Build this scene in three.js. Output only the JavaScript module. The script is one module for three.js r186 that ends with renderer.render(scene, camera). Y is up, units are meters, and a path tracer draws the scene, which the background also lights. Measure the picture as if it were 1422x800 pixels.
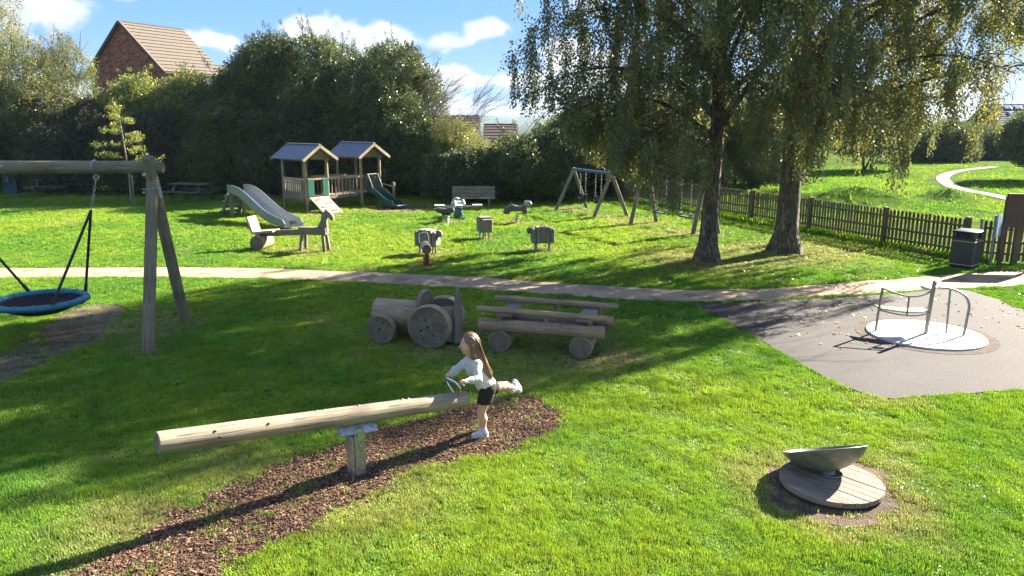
import * as THREE from 'three';
import { mergeGeometries, mergeVertices, toCreasedNormals } from 'three/addons/utils/BufferGeometryUtils.js';
import { RoundedBoxGeometry } from 'three/addons/geometries/RoundedBoxGeometry.js';

const scene = new THREE.Scene();
const V3 = (x = 0, y = 0, z = 0) => new THREE.Vector3(x, y, z);
const D2R = Math.PI / 180;

// ---------------------------------------------------------------- camera
const camera = new THREE.PerspectiveCamera(41.71, 16 / 9, 0.1, 16000);
camera.position.set(0, 3.5, 0);
camera.rotation.set(-12.6 * D2R, 0, 0);

// ---------------------------------------------------------------- exposure, sun
const EXPOSURE = 6.6;
const SUN_AZ = 53 * D2R, SUN_EL = 30 * D2R;
const SUN = V3(Math.sin(SUN_AZ) * Math.cos(SUN_EL), Math.sin(SUN_EL), -Math.cos(SUN_AZ) * Math.cos(SUN_EL));
const sun = new THREE.DirectionalLight(new THREE.Color().setRGB(1.0, 0.9, 0.74), 5.0);
sun.position.copy(SUN).multiplyScalar(80).add(V3(0, 0, -18));
sun.target.position.set(0, 0, -18);
sun.shadow.mapSize.set(4096, 4096);
Object.assign(sun.shadow.camera, { left: -45, right: 45, top: 45, bottom: -45, near: 1, far: 220 });
scene.add(sun, sun.target);
scene.fog = new THREE.FogExp2(new THREE.Color().setRGB(0.62, 0.78, 1.0), 0.00016);

// ---------------------------------------------------------------- random numbers and noise
function rng(seed) {
  let s = (seed * 2654435761) >>> 0;
  return () => { s = (s + 0x6d2b79f5) | 0; let t = Math.imul(s ^ (s >>> 15), 1 | s); t = (t + Math.imul(t ^ (t >>> 7), 61 | t)) ^ t; return ((t ^ (t >>> 14)) >>> 0) / 4294967296; };
}
const PERM = new Float32Array(4096); { const r = rng(7); for (let i = 0; i < 4096; i++) PERM[i] = r(); }
const hash3 = (x, y, z) => PERM[(Math.imul(x, 73856093) ^ Math.imul(y, 19349663) ^ Math.imul(z, 83492791)) >>> 3 & 4095];
const fade = (t) => t * t * (3 - 2 * t), mix = (a, b, t) => a + (b - a) * t;
const clamp = (x, a = 0, b = 1) => Math.min(b, Math.max(a, x));
const sstep = (a, b, x) => fade(clamp((x - a) / (b - a)));
function noise3(x, y, z) {
  const i = Math.floor(x), j = Math.floor(y), k = Math.floor(z), u = fade(x - i), v = fade(y - j), w = fade(z - k);
  return mix(mix(mix(hash3(i, j, k), hash3(i + 1, j, k), u), mix(hash3(i, j + 1, k), hash3(i + 1, j + 1, k), u), v),
    mix(mix(hash3(i, j, k + 1), hash3(i + 1, j, k + 1), u), mix(hash3(i, j + 1, k + 1), hash3(i + 1, j + 1, k + 1), u), v), w);
}
function fbm(x, y, z, oct = 4, gain = 0.5) {
  let a = 0, s = 0, w = 1;
  for (let o = 0; o < oct; o++) { a += w * noise3(x, y, z); s += w; w *= gain; x = x * 2.03 + 17.3; y = y * 2.03 + 5.1; z = z * 2.03 + 9.7; }
  return a / s;
}
// noise that repeats after n cells
function tnoise(x, y, n, k = 0, ny = n) {
  const i = Math.floor(x), j = Math.floor(y), u = fade(x - i), v = fade(y - j), m = (a) => ((a % n) + n) % n, l = (a) => ((a % ny) + ny) % ny;
  return mix(mix(hash3(m(i), l(j), k), hash3(m(i + 1), l(j), k), u), mix(hash3(m(i), l(j + 1), k), hash3(m(i + 1), l(j + 1), k), u), v);
}
function tfbm(u, v, n, oct = 4, k = 0, gain = 0.55) {
  let a = 0, s = 0, w = 1;
  for (let o = 0; o < oct; o++) { a += w * tnoise(u * n, v * n, n, k + o * 31); s += w; w *= gain; n *= 2; }
  return a / s;
}

// ---------------------------------------------------------------- sky: blue air with broken fair-weather cloud
{
  const W = 2560, H = 1280, data = new Float32Array(W * H * 4), k = 1.36 / EXPOSURE;
  // cloud banks: azimuth, elevation, half width, half height (degrees), strength
  const banks = [[-30.5, 6.4, 3.4, 1.4, 0.3], [-24.5, 8.2, 3.6, 0.9, 0.24], [-21.5, 5.4, 3.2, 1.3, 0.26], [-27.5, 8.6, 1.6, 1.0, -0.3], [-18.5, 7.6, 2.2, 1.2, -0.2], [-14.2, 6.2, 2.4, 0.7, 0.2], [-10.2, 5.9, 2.0, 0.6, 0.17], [-7.2, 6.3, 1.6, 0.6, 0.12], [-5.6, 5.6, 3.4, 0.8, 0.24], [-1.6, 6.5, 2.2, 1.0, 0.27], [-1.0, 2.9, 3.0, 0.6, 0.25], [0, 0.7, 9, 0.35, 0.2], [-9.5, 8.5, 7, 1.0, -0.3], [-2, 4.3, 4.0, 0.5, -0.22], [-1, 1.7, 6, 0.5, -0.18], [-14, 3.8, 6, 0.8, 0.06]];
  const dens = (x, y, z) => {
    const yy = y * 27 / (1 + 2.2 * Math.max(0, y));
    return fbm(x * 11 + 3.1, yy, z * 11 + 1.7, 6, 0.55);
  };
  for (let j = 0; j < H; j++) {
    const el = ((j + 0.5) / H - 0.5) * Math.PI, y = Math.sin(el), c = Math.cos(el), ed = el / D2R;
    for (let i = 0; i < W; i++) {
      const ph = ((i + 0.5) / W - 0.5) * 2 * Math.PI, x = c * Math.cos(ph), z = c * Math.sin(ph), o = (j * W + i) * 4;
      if (el < -0.02) { data[o] = 0.14 * k; data[o + 1] = 0.17 * k; data[o + 2] = 0.16 * k; data[o + 3] = 1; continue; }
      const az = Math.atan2(x, -z) / D2R, e = Math.max(0, ed);
      const t = 1 - Math.exp(-e / 4.2), t2 = sstep(8, 70, e);
      let r = mix(mix(0.50, 0.125, t), 0.055, t2), g = mix(mix(0.70, 0.37, t), 0.19, t2), b = mix(mix(0.90, 0.84, t), 0.56, t2);
      const ca = x * SUN.x + y * SUN.y + z * SUN.z, ang = Math.acos(clamp(ca, -1, 1)) / D2R;
      const glow = 0.95 * Math.exp(-ang / 13) + 0.12 * Math.exp(-ang / 34);
      let bias = 0;
      for (const q of banks) { const da = (az - q[0]) / q[2], de = (e - q[1]) / q[3], d = da * da + de * de; if (d < 6) bias += q[4] * Math.exp(-d); }
      const n = dens(x, y, z), d0 = 0.5 + (n - 0.5) * 1.5 + bias;
      const cov = sstep(0.515, 0.655, d0) * mix(0.95, 0.75, sstep(20, 80, e)) * mix(0.72, 1, sstep(0.36, 0.6, fbm(x * 46, y * 80, z * 46, 3)));
      const cr = 0.83, cg = 0.83, cb = 0.86;
      r = mix(r, cr, cov) + glow; g = mix(g, cg, cov) + glow * 0.97; b = mix(b, cb, cov) + glow * 0.9;
      data[o] = r * k; data[o + 1] = g * k; data[o + 2] = b * k; data[o + 3] = 1;
    }
  }
  const sky = new THREE.DataTexture(data, W, H, THREE.RGBAFormat, THREE.FloatType);
  sky.mapping = THREE.EquirectangularReflectionMapping; sky.magFilter = THREE.LinearFilter; sky.needsUpdate = true;
  scene.background = sky; scene.environment = sky;
}

const renderer = new THREE.WebGLRenderer({ antialias: true });
renderer.setSize(1024, 576);
renderer.toneMapping = THREE.LinearToneMapping;
renderer.toneMappingExposure = EXPOSURE;
renderer.shadowMap.enabled = true;

// ---------------------------------------------------------------- helpers
const used = {};
const numbered = (n) => { const k = used[n] = (used[n] ?? -1) + 1; return k ? n + '_' + String(k).padStart(3, '0') : n; };
function tag(o, label, category, group) { o.userData.label = label; o.userData.category = category; if (group) o.userData.group = group; return o; }
function thing(name, label, category, [x, y, z] = [0, 0, 0], turn = 0, group) {
  const o = new THREE.Group(); o.name = numbered(name); scene.add(o); o.position.set(x, y, z); o.rotation.y = turn;
  return tag(o, label, category, group);
}
function part(parent, name, geo, mat, label) {
  const m = new THREE.Mesh(geo, mat); m.name = name; parent.add(m); if (label) m.userData.label = label; return m;
}
function struct(name, geo, mat) { const m = new THREE.Mesh(geo, mat); m.name = name; m.userData.kind = 'structure'; scene.add(m); return m; }
function stuffPart(parent, name, o) { o.name = name; o.userData.kind = 'stuff'; parent.add(o); return o; }

function makeTex(w, h, fn, srgb = true) {
  const d = new Uint8Array(w * h * 4), c = [0, 0, 0];
  for (let j = 0; j < h; j++) for (let i = 0; i < w; i++) {
    fn(i / w, j / h, c); const o = (j * w + i) * 4;
    d[o] = clamp(c[0]) * 255; d[o + 1] = clamp(c[1]) * 255; d[o + 2] = clamp(c[2]) * 255; d[o + 3] = 255;
  }
  const t = new THREE.DataTexture(d, w, h, THREE.RGBAFormat, THREE.UnsignedByteType);
  t.wrapS = t.wrapT = THREE.RepeatWrapping; t.magFilter = THREE.LinearFilter; t.minFilter = THREE.LinearMipmapLinearFilter; t.generateMipmaps = true;
  if (srgb) t.colorSpace = THREE.SRGBColorSpace; t.needsUpdate = true;
  return t;
}
const rep = (t, u, v) => { const c = t.clone(); c.repeat.set(u, v); c.needsUpdate = true; return c; };
const col = (r, g, b) => new THREE.Color().setRGB(r, g, b);
const std = (c, rough, extra = {}) => new THREE.MeshStandardMaterial({ color: c, roughness: rough, ...extra });
const leafMat = (c, trans = 0.45, coat = 0, spec = 0.3) => new THREE.MeshPhysicalMaterial({ color: c, roughness: 0.96, clearcoat: coat, clearcoatRoughness: 0.32, transmission: trans, thickness: 0, side: THREE.DoubleSide, specularIntensity: spec });

// geometry builders -------------------------------------------------------
// uv in metres, the grain (v) along the longest side
function grainUV(g, off = 0) {
  g.computeBoundingBox(); const s = g.boundingBox.getSize(V3()).toArray(), L = s.indexOf(Math.max(...s));
  const p = g.attributes.position, n = g.attributes.normal, uv = new Float32Array(p.count * 2);
  for (let i = 0; i < p.count; i++) {
    const a = [Math.abs(n.getX(i)), Math.abs(n.getY(i)), Math.abs(n.getZ(i))], c = [p.getX(i), p.getY(i), p.getZ(i)], ax = a.indexOf(Math.max(...a));
    const rest = [0, 1, 2].filter((q) => q !== ax); const vv = rest.includes(L) ? L : rest[1], uu = rest.find((q) => q !== vv);
    uv[i * 2] = c[uu] + off * 0.37; uv[i * 2 + 1] = c[vv] + off * 0.71;
  }
  g.setAttribute('uv', new THREE.BufferAttribute(uv, 2)); return g;
}
let uvSeed = 0;
function plank(w, h, d, r = 0.008) {
  const g = r ? new RoundedBoxGeometry(w, h, d, 1, Math.min(r, w / 2.2, h / 2.2, d / 2.2)) : new THREE.BoxGeometry(w, h, d);
  return grainUV(g, uvSeed++ % 17);
}
const at = (g, x, y, z, rx = 0, ry = 0, rz = 0) => { g.applyMatrix4(new THREE.Matrix4().compose(V3(x, y, z), new THREE.Quaternion().setFromEuler(new THREE.Euler(rx, ry, rz, 'YXZ')), V3(1, 1, 1))); return g; };
// a board or post from a to b
function beam(a, b, w, h, r = 0.008) {
  const d = V3().subVectors(b, a), L = d.length(), g = plank(w, L, h, r), q = new THREE.Quaternion().setFromUnitVectors(V3(0, 1, 0), d.normalize());
  g.applyQuaternion(q); g.translate((a.x + b.x) / 2, (a.y + b.y) / 2, (a.z + b.z) / 2); return g;
}
// a round log from a to b: slightly uneven, rounded rims; {side, ends} so the sawn ends can take another material
function logGeo(a, b, r0, r1 = r0, { seg = 16, rings = 8, wob = 0.03, seed = 1, bevel = 0.012, flats = 0 } = {}) {
  const d = V3().subVectors(b, a), L = d.length(); d.normalize();
  const up = Math.abs(d.y) > 0.9 ? V3(1, 0, 0) : V3(0, 1, 0), x = V3().crossVectors(up, d).normalize(), y = V3().crossVectors(d, x);
  const pos = [], uv = [], idx = [], ts = [];
  for (let k = 0; k <= rings; k++) ts.push([k / rings, 1]);
  ts.splice(0, 1, [0, 1 - bevel / r0], [Math.min(0.04, bevel / L), 1]); ts.splice(ts.length - 1, 1, [1 - Math.min(0.04, bevel / L), 1], [1, 1 - bevel / r1]);
  const ring = (t, f, k) => { for (let s = 0; s <= seg; s++) {
    const th = (s % seg) / seg * 2 * Math.PI, n = 1 + wob * (noise3(Math.cos(th) * 1.7 + seed * 9, Math.sin(th) * 1.7, t * L * 1.3 + seed) - 0.5) * 2;
    const R = mix(r0, r1, t) * f * n; pos.push(a.x + d.x * L * t + (x.x * Math.cos(th) + y.x * Math.sin(th)) * R, a.y + d.y * L * t + (x.y * Math.cos(th) + y.y * Math.sin(th)) * R, a.z + d.z * L * t + (x.z * Math.cos(th) + y.z * Math.sin(th)) * R);
    uv.push(s / seg * 2 * Math.PI * r0 + seed * 0.31, L * t + seed * 0.7);
  } };
  ts.forEach(([t, f], k) => ring(t, f, k));
  for (let k = 0; k < ts.length - 1; k++) for (let s = 0; s < seg; s++) { const i = k * (seg + 1) + s, j = i + seg + 1; idx.push(i, i + 1, j, i + 1, j + 1, j); }
  const side = new THREE.BufferGeometry(); side.setAttribute('position', new THREE.Float32BufferAttribute(pos, 3)); side.setAttribute('uv', new THREE.Float32BufferAttribute(uv, 2)); side.setIndex(idx); side.computeVertexNormals();
  { const nn = side.attributes.normal; for (let k = 0; k < ts.length; k++) { const i = k * (seg + 1), j = i + seg; const v = V3(nn.getX(i) + nn.getX(j), nn.getY(i) + nn.getY(j), nn.getZ(i) + nn.getZ(j)).normalize(); nn.setXYZ(i, v.x, v.y, v.z); nn.setXYZ(j, v.x, v.y, v.z); } }
  const cap = (k, flip) => {
    const p = [], u = [], ii = [], o = k * (seg + 1), c = flip ? a : b; p.push(c.x, c.y, c.z); u.push(0.5, 0.5);
    for (let s = 0; s <= seg; s++) { const q = (o + s) * 3; p.push(pos[q], pos[q + 1], pos[q + 2]); const th = s / seg * 2 * Math.PI; u.push(0.5 + Math.cos(th) * 0.49, 0.5 + Math.sin(th) * 0.49); }
    for (let s = 1; s <= seg; s++) flip ? ii.push(0, s + 1, s) : ii.push(0, s, s + 1);
    const g = new THREE.BufferGeometry(); g.setAttribute('position', new THREE.Float32BufferAttribute(p, 3)); g.setAttribute('uv', new THREE.Float32BufferAttribute(u, 2)); g.setIndex(ii); g.computeVertexNormals(); return g;
  };
  const c0 = cap(0, true), c1 = cap(ts.length - 1, false);
  return { side, c0, c1, ends: mergeGeometries([c0, c1]) };
}
function logPart(parent, name, a, b, r0, r1, mat, endMat, opt = {}) {
  const g = logGeo(a, b, r0, r1, opt), m = part(parent, name, g.side, mat);
  part(m, 'sawn_end', g.c0, endMat); part(m, 'sawn_end', g.c1, endMat); return m;
}
const logWhole = (a, b, r0, r1, opt) => { const g = logGeo(a, b, r0, r1, opt); return mergeGeometries([g.side, g.ends]); };
const tube = (pts, r, seg = 24, rad = 8, closed = false) => new THREE.TubeGeometry(new THREE.CatmullRomCurve3(pts, closed, 'centripetal'), seg, r, rad, closed);
const lathe = (pts, seg = 32) => new THREE.LatheGeometry(pts.map(([x, y]) => new THREE.Vector2(x, y)), seg);
// a flat shape, extruded by d along z with a small chamfer
function slab(points, d, bev = 0.008) {
  const s = new THREE.Shape(points.map(([x, y]) => new THREE.Vector2(x, y)));
  const g = new THREE.ExtrudeGeometry(s, { depth: d - 2 * bev, bevelEnabled: bev > 0, bevelThickness: bev, bevelSize: bev, bevelOffset: -bev, bevelSegments: 1, curveSegments: 10 });
  g.translate(0, 0, bev - d / 2); return grainUV(g, uvSeed++ % 17);
}
// limb: a thin tapering tube through points with a radius at each
function limbGeo(pts, radii, seg = 7) {
  const pos = [], uv = [], idx = []; let L = 0; let x = V3(1, 0, 0.2).normalize();
  pts.forEach((p, k) => {
    const d = V3().subVectors(pts[Math.min(k + 1, pts.length - 1)], pts[Math.max(k - 1, 0)]).normalize();
    x.addScaledVector(d, -x.dot(d)); if (x.lengthSq() < 1e-4) x.set(d.y, d.z, d.x).addScaledVector(d, -V3(d.y, d.z, d.x).dot(d)); x.normalize();
    const y = V3().crossVectors(d, x); if (k) L += p.distanceTo(pts[k - 1]);
    for (let s = 0; s <= seg; s++) { const th = s / seg * 2 * Math.PI, c = Math.cos(th) * radii[k], e = Math.sin(th) * radii[k]; pos.push(p.x + x.x * c + y.x * e, p.y + x.y * c + y.y * e, p.z + x.z * c + y.z * e); uv.push(s / seg * Math.max(0.1, 2 * Math.PI * radii[0]), L); }
  });
  for (let k = 0; k < pts.length - 1; k++) for (let s = 0; s < seg; s++) { const i = k * (seg + 1) + s, j = i + seg + 1; idx.push(i, i + 1, j, i + 1, j + 1, j); }
  const g = new THREE.BufferGeometry(); g.setAttribute('position', new THREE.Float32BufferAttribute(pos, 3)); g.setAttribute('uv', new THREE.Float32BufferAttribute(uv, 2)); g.setIndex(idx); g.computeVertexNormals(); return g;
}
// copies of one small mesh (leaf sprays, blades, chips): rows of [x, y, z, quaternion, sx, sy, sz, colour]
function copies(geo, mat, rows) {
  const m = new THREE.InstancedMesh(geo, mat, rows.length), M4 = new THREE.Matrix4(), p = V3(), s = V3();
  rows.forEach((r, i) => { M4.compose(p.set(r[0], r[1], r[2]), r[3], s.set(r[4], r[5], r[6])); m.setMatrixAt(i, M4); if (r[7]) m.setColorAt(i, r[7]); });
  return m;
}

// ---------------------------------------------------------------- textures (neutral grain, tinted by each material)
const T = {};
T.grain = makeTex(256, 512, (u, v, c) => {          // 0.25 m across the grain, 1 m along
  const w = tfbm(u, v, 4, 2, 3) * 0.08, a = tnoise((u + w) * 64, v * 4, 64, 11, 4) * 0.5 + tnoise((u + w) * 32, v * 2, 32, 12, 2) * 0.5, f = tnoise(u * 128, v * 16, 128, 14, 16), big = tfbm(u, v, 4, 3, 21);
  const crack = sstep(0.86, 0.93, tnoise((u + w) * 32, v * 3, 32, 19, 3)) * 0.35;
  const t = 0.62 + 0.28 * a + 0.1 * f + 0.22 * (big - 0.5) - crack; c[0] = t; c[1] = t * 0.99; c[2] = t * 0.975;
});
T.grain.repeat.set(4, 1);
T.rings = makeTex(256, 256, (u, v, c) => {
  const x = u - 0.48, y = v - 0.52, r = Math.hypot(x, y) + (fbm(u * 4, v * 4, 2, 3) - 0.5) * 0.05, th = Math.atan2(y, x);
  const ring = 0.5 + 0.5 * Math.sin(r * 150), split = sstep(0.93, 0.98, noise3(Math.cos(th) * 9, Math.sin(th) * 9, 3)) * sstep(0.02, 0.1, r) * 0.45, b = fbm(u * 9, v * 9, 5, 4);
  const t = 0.62 + 0.1 * ring + 0.35 * (b - 0.5) - split; c[0] = t; c[1] = t * 0.97; c[2] = t * 0.93;
});
T.fine = makeTex(512, 512, (u, v, c) => { const t = 0.55 + 0.45 * tfbm(u, v, 32, 4, 5); c[0] = c[1] = c[2] = t; });
T.bark = makeTex(256, 512, (u, v, c) => {
  const w = tfbm(u, v, 4, 3, 7), ridge = Math.abs(tnoise((u + w * 0.25) * 16, v * 6, 16, 2, 6) - 0.5) * 2, b = tfbm(u, v, 16, 4, 9), pale = sstep(0.6, 0.72, tfbm(u, v, 5, 4, 40));
  const t = 0.30 + 0.4 * ridge + 0.35 * (b - 0.5) + pale * 0.22; c[0] = t; c[1] = t * 0.95; c[2] = t * 0.88;
});
T.asphalt = makeTex(1024, 1024, (u, v, c) => {
  const s = tnoise(u * 256, v * 256, 256, 2), s2 = tnoise(u * 512, v * 512, 512, 4), b = tfbm(u, v, 4, 4, 6), g = sstep(0.78, 0.95, s) * 0.3;
  const t = 0.50 + 0.34 * (s - 0.5) + 0.34 * (s2 - 0.5) + 0.42 * (b - 0.5) + g; c[0] = t; c[1] = t * 0.985; c[2] = t * 0.985;
});
T.gravel = makeTex(1024, 1024, (u, v, c) => {
  const s = tnoise(u * 200, v * 200, 200, 3), s2 = tnoise(u * 420, v * 420, 420, 8), b = tfbm(u, v, 4, 5, 16), d = sstep(0.56, 0.7, tfbm(u, v, 7, 4, 26)) * 0.12;
  const t = 0.68 + 0.2 * (s - 0.5) + 0.2 * (s2 - 0.5) + 0.25 * (b - 0.5) - d; c[0] = t; c[1] = t * 0.95; c[2] = t * 0.88;
});
T.turf = makeTex(1024, 1024, (u, v, c) => {
  const s = tnoise(u * 220, v * 90, 220, 3, 90), s2 = tnoise(u * 400, v * 400, 400, 8), b = tfbm(u, v, 5, 5, 16), thatch = sstep(0.6, 0.75, tfbm(u, v, 24, 3, 33));
  const t = 0.55 + 0.3 * (s - 0.5) + 0.35 * (s2 - 0.5) + 0.4 * (b - 0.5); c[0] = t * mix(0.9, 1.35, thatch); c[1] = t * mix(1, 1.02, thatch); c[2] = t * mix(0.8, 1.0, thatch);
});
T.soil = makeTex(512, 512, (u, v, c) => {
  const s = tnoise(u * 128, v * 128, 128, 3), b = tfbm(u, v, 6, 5, 16), t = 0.6 + 0.3 * (s - 0.5) + 0.6 * (b - 0.5); c[0] = t; c[1] = t * 0.95; c[2] = t * 0.9;
});
T.brick = makeTex(512, 512, (u, v, c) => {           // 1.8 m x 1.2 m of stretcher bond: 8 bricks by 16 courses
  const row = Math.floor(v * 16), fu = u * 8 + (row % 2) * 0.5, bi = ((Math.floor(fu) % 8) + 8) % 8, x = fu - Math.floor(fu), y = v * 16 - row;
  const joint = x < 0.05 || y < 0.15 ? 1 : 0, h = hash3(bi, row, 4), g = tnoise(u * 128, v * 128, 128, 3);
  const t = mix(0.72 + 0.4 * (h - 0.5) + 0.2 * (g - 0.5), 0.95, joint); c[0] = t; c[1] = joint ? t * 1.15 : t * (0.92 + 0.16 * h); c[2] = joint ? t * 1.25 : t * (0.9 + 0.2 * h);
});
T.brick.repeat.set(1 / 1.8, 1 / 1.2);
T.knit = makeTex(256, 256, (u, v, c) => { const t = 0.75 + 0.2 * Math.abs(Math.sin(u * 64 * Math.PI)) * Math.abs(Math.sin(v * 64 * Math.PI)) + 0.15 * (tfbm(u, v, 8, 3, 2) - 0.5); c[0] = c[1] = c[2] = t; });
const B = (t, s) => ({ bumpMap: t, bumpScale: s });

// ---------------------------------------------------------------- materials (linear base colours)
const wood = (r, g, b, rough = 0.82) => std(col(r, g, b), rough, { map: T.grain, ...B(T.grain, 0.004) });
const M = {
  postWood: wood(0.30, 0.25, 0.16), greyWood: wood(0.30, 0.26, 0.21), paleWood: wood(0.52, 0.43, 0.30), darkWood: wood(0.13, 0.105, 0.085), fenceWood: wood(0.17, 0.135, 0.085), tractorWood: wood(0.44, 0.33, 0.21), honeyWood: wood(0.40, 0.31, 0.19), deckWood: wood(0.27, 0.215, 0.165), deckWood2: wood(0.32, 0.25, 0.18), benchWood: wood(0.30, 0.26, 0.23),
  endGrain: std(col(0.32, 0.27, 0.21), 0.9, { map: T.rings, ...B(T.rings, 0.004) }), endPale: std(col(0.45, 0.37, 0.26), 0.9, { map: T.rings, ...B(T.rings, 0.004) }),
  bark: std(col(0.50, 0.44, 0.38), 0.95, { map: rep(T.bark, 1.4, 0.8), ...B(rep(T.bark, 1.4, 0.8), 0.05) }), limb: std(col(0.085, 0.072, 0.06), 0.95, { map: T.fine }), twig: std(col(0.045, 0.035, 0.028), 0.95),
  steel: std(col(0.62, 0.62, 0.62), 0.32, { metalness: 1, roughnessMap: T.fine }), galv: std(col(0.52, 0.54, 0.56), 0.45, { metalness: 0.85, map: T.fine }), greySteel: std(col(0.33, 0.35, 0.37), 0.5, { metalness: 0.4, map: T.fine }), bolt: std(col(0.35, 0.35, 0.34), 0.45, { metalness: 0.9 }),
  rope: std(col(0.03, 0.03, 0.032), 0.85), rubber: std(col(0.025, 0.025, 0.027), 0.75), teal: std(col(0.03, 0.25, 0.34), 0.5, { map: T.fine }), 
  green: std(col(0.012, 0.19, 0.135), 0.5, { map: T.fine }), greenDark: new THREE.MeshPhysicalMaterial({ color: col(0.01, 0.09, 0.075), roughness: 0.35, map: T.fine, clearcoat: 0.3 }),
  felt: std(col(0.20, 0.235, 0.33), 0.5, { map: rep(T.fine, 1, 1), ...B(T.fine, 0.003) }),  // blue sky reflection on the cabin roofs is painted into this base colour
  bluePaint: std(col(0.10, 0.19, 0.34), 0.5, { map: T.fine }), redPaint: std(col(0.36, 0.035, 0.035), 0.5, { map: T.fine }), creamPlastic: std(col(0.72, 0.62, 0.40), 0.5, { map: T.fine }), alu: std(col(0.78, 0.75, 0.72), 0.75, { map: rep(T.fine, 0.7, 0.7), ...B(T.fine, 0.001) }),
  dish: new THREE.MeshPhysicalMaterial({ color: col(0.21, 0.21, 0.18), roughness: 0.4, map: T.fine, clearcoat: 0.15 }),
  whitePaint: std(col(0.75, 0.75, 0.73), 0.55, { map: T.fine }), slate: std(col(0.06, 0.07, 0.15), 0.95, { map: T.fine }), glass: new THREE.MeshPhysicalMaterial({ color: col(0.85, 0.9, 0.95), roughness: 0.05, transmission: 0.6, thickness: 0 }), skylight: std(col(0.3, 0.38, 0.5), 0.08, { metalness: 0.5 }),
  binPaint: std(col(0.025, 0.032, 0.05), 0.42, { map: T.fine }), binBand: std(col(0.45, 0.36, 0.16), 0.45, { metalness: 0.3 }), black: std(col(0.008, 0.008, 0.008), 0.8),
  brick: std(col(0.36, 0.13, 0.085), 0.9, { map: T.brick, ...B(T.brick, 0.01) }), tile: std(col(0.15, 0.12, 0.092), 0.85, { map: T.fine, ...B(T.fine, 0.01) }), tileRed: std(col(0.075, 0.04, 0.04), 0.85, { map: T.fine }), render: std(col(0.62, 0.58, 0.52), 0.85, { map: T.fine }),
  brownPanel: std(col(0.10, 0.055, 0.045), 0.6, { map: T.grain }), blueSign: std(col(0.22, 0.36, 0.55), 0.45),
  asphalt: std(col(0.08, 0.068, 0.073), 0.88, { map: rep(T.asphalt, 0.5, 0.5), ...B(rep(T.asphalt, 0.5, 0.5), 0.006) }), gravel: std(col(0.66, 0.54, 0.40), 0.92, { map: rep(T.gravel, 0.4, 0.4), ...B(rep(T.gravel, 0.4, 0.4), 0.008) }),
  soil: std(col(0.23, 0.165, 0.13), 0.97, { map: rep(T.soil, 0.8, 0.8), ...B(rep(T.soil, 0.8, 0.8), 0.02) }), bed: std(col(0.16, 0.10, 0.072), 0.97, { map: rep(T.soil, 0.9, 0.9), ...B(rep(T.soil, 0.9, 0.9), 0.03) }),
};

// ---------------------------------------------------------------- terrain: level playground, meadow and mounds beyond the fence, land that falls away behind the hedge
const bump = (x, z, cx, cz, rx, rz, h) => { const d = ((x - cx) / rx) ** 2 + ((z - cz) / rz) ** 2; return d < 4 ? h * Math.exp(-d * 1.6) : 0; };
function gh(x, z) {
  let y = 0;
  y += bump(x, z, 14.6, -32.3, 2.6, 1.3, 0.75) + bump(x, z, 18.9, -33.2, 1.3, 0.9, 0.6) + bump(x, z, 11.5, -33.5, 1.6, 1.2, 0.6) + bump(x, z, 20.3, -33.6, 0.7, 0.6, 0.3);
  const far = -z;
  if (far > 42) {
    const fall = sstep(42, 160, far) * 14 * (1 - sstep(8, 34, x) * (1 - sstep(110, 240, far)));
    y -= fall;
    const d = Math.hypot(x, z);
    y += sstep(1500, 5200, d) * (16 + 62 * fbm(x / 1500 + 3, 0.3, z / 1500, 3)) + sstep(200, 900, d) * (fbm(x / 260, 2, z / 260, 3) - 0.5) * 12;
  }
  return y;
}
// colour of the turf: greener, yellower and worn patches
const cA = col(0.105, 0.265, 0.015), cB = col(0.265, 0.385, 0.022), cC = col(0.40, 0.34, 0.15), cTmp = new THREE.Color();
const worn = [[4.9, -18.9, 1.7, 0.55], [7.4, -20.1, 2.2, 0.55], [4.4, -26, 1.2, 0.5], [5.7, -23.6, 1.2, 0.55], [2.4, -30, 1.0, 0.5], [3.4, -27.8, 0.9, 0.5], [0.8, -20.3, 0.7, 0.4], [-2.2, -19.8, 0.7, 0.4], [-2.1, -18.2, 0.5, 0.6], [0.2, -26, 0.6, 0.6], [-2.2, -26.2, 0.6, 0.5], [-0.8, -22.4, 0.5, 0.4], [-5.6, -20.3, 1.0, 0.4], [-7, -28.2, 1.0, 0.6], [-4.6, -30.0, 1.4, 0.8], [3.1, -6.8, 0.95, 0.75], [-6.6, -23.6, 0.8, 0.5], [-2.9, -7.2, 0.8, 0.35], [-3.4, -6.2, 0.5, 0.5], [0.4, -11.4, 1.6, 0.35], [1.3, -10.9, 0.7, 0.8], [-1.2, -11.3, 0.6, 0.6], [-6.6, -12.6, 1.1, 0.5], [-1.2, -6.55, 0.7, 0.4], [-5.7, -11.2, 0.35, 0.6], [-5.8, -13, 0.35, 0.6]];
function wear(x, z) { let w = 0; for (const q of worn) { const d = Math.hypot(x - q[0], z - q[1]) / q[2]; if (d < 1.6) w = Math.max(w, q[3] * sstep(1.5, 0.3, d + (fbm(x * 2.2, 4, z * 2.2, 3) - 0.5) * 1.1)); } return w; }
function turf(x, z, out) {
  const a = fbm(x * 0.35 + 40, 1.5, z * 0.35, 4), b = fbm(x * 1.6, 7.5, z * 1.6, 3);
  out.copy(cA).lerp(cB, clamp(sstep(0.32, 0.68, a) * 0.75 + (b - 0.5) * 0.9 + 0.12));
  return out.lerp(cC, clamp(wear(x, z) + sstep(0.64, 0.8, fbm(x * 0.9 + 9, 3.3, z * 0.9, 4)) * 0.35));
}
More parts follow.
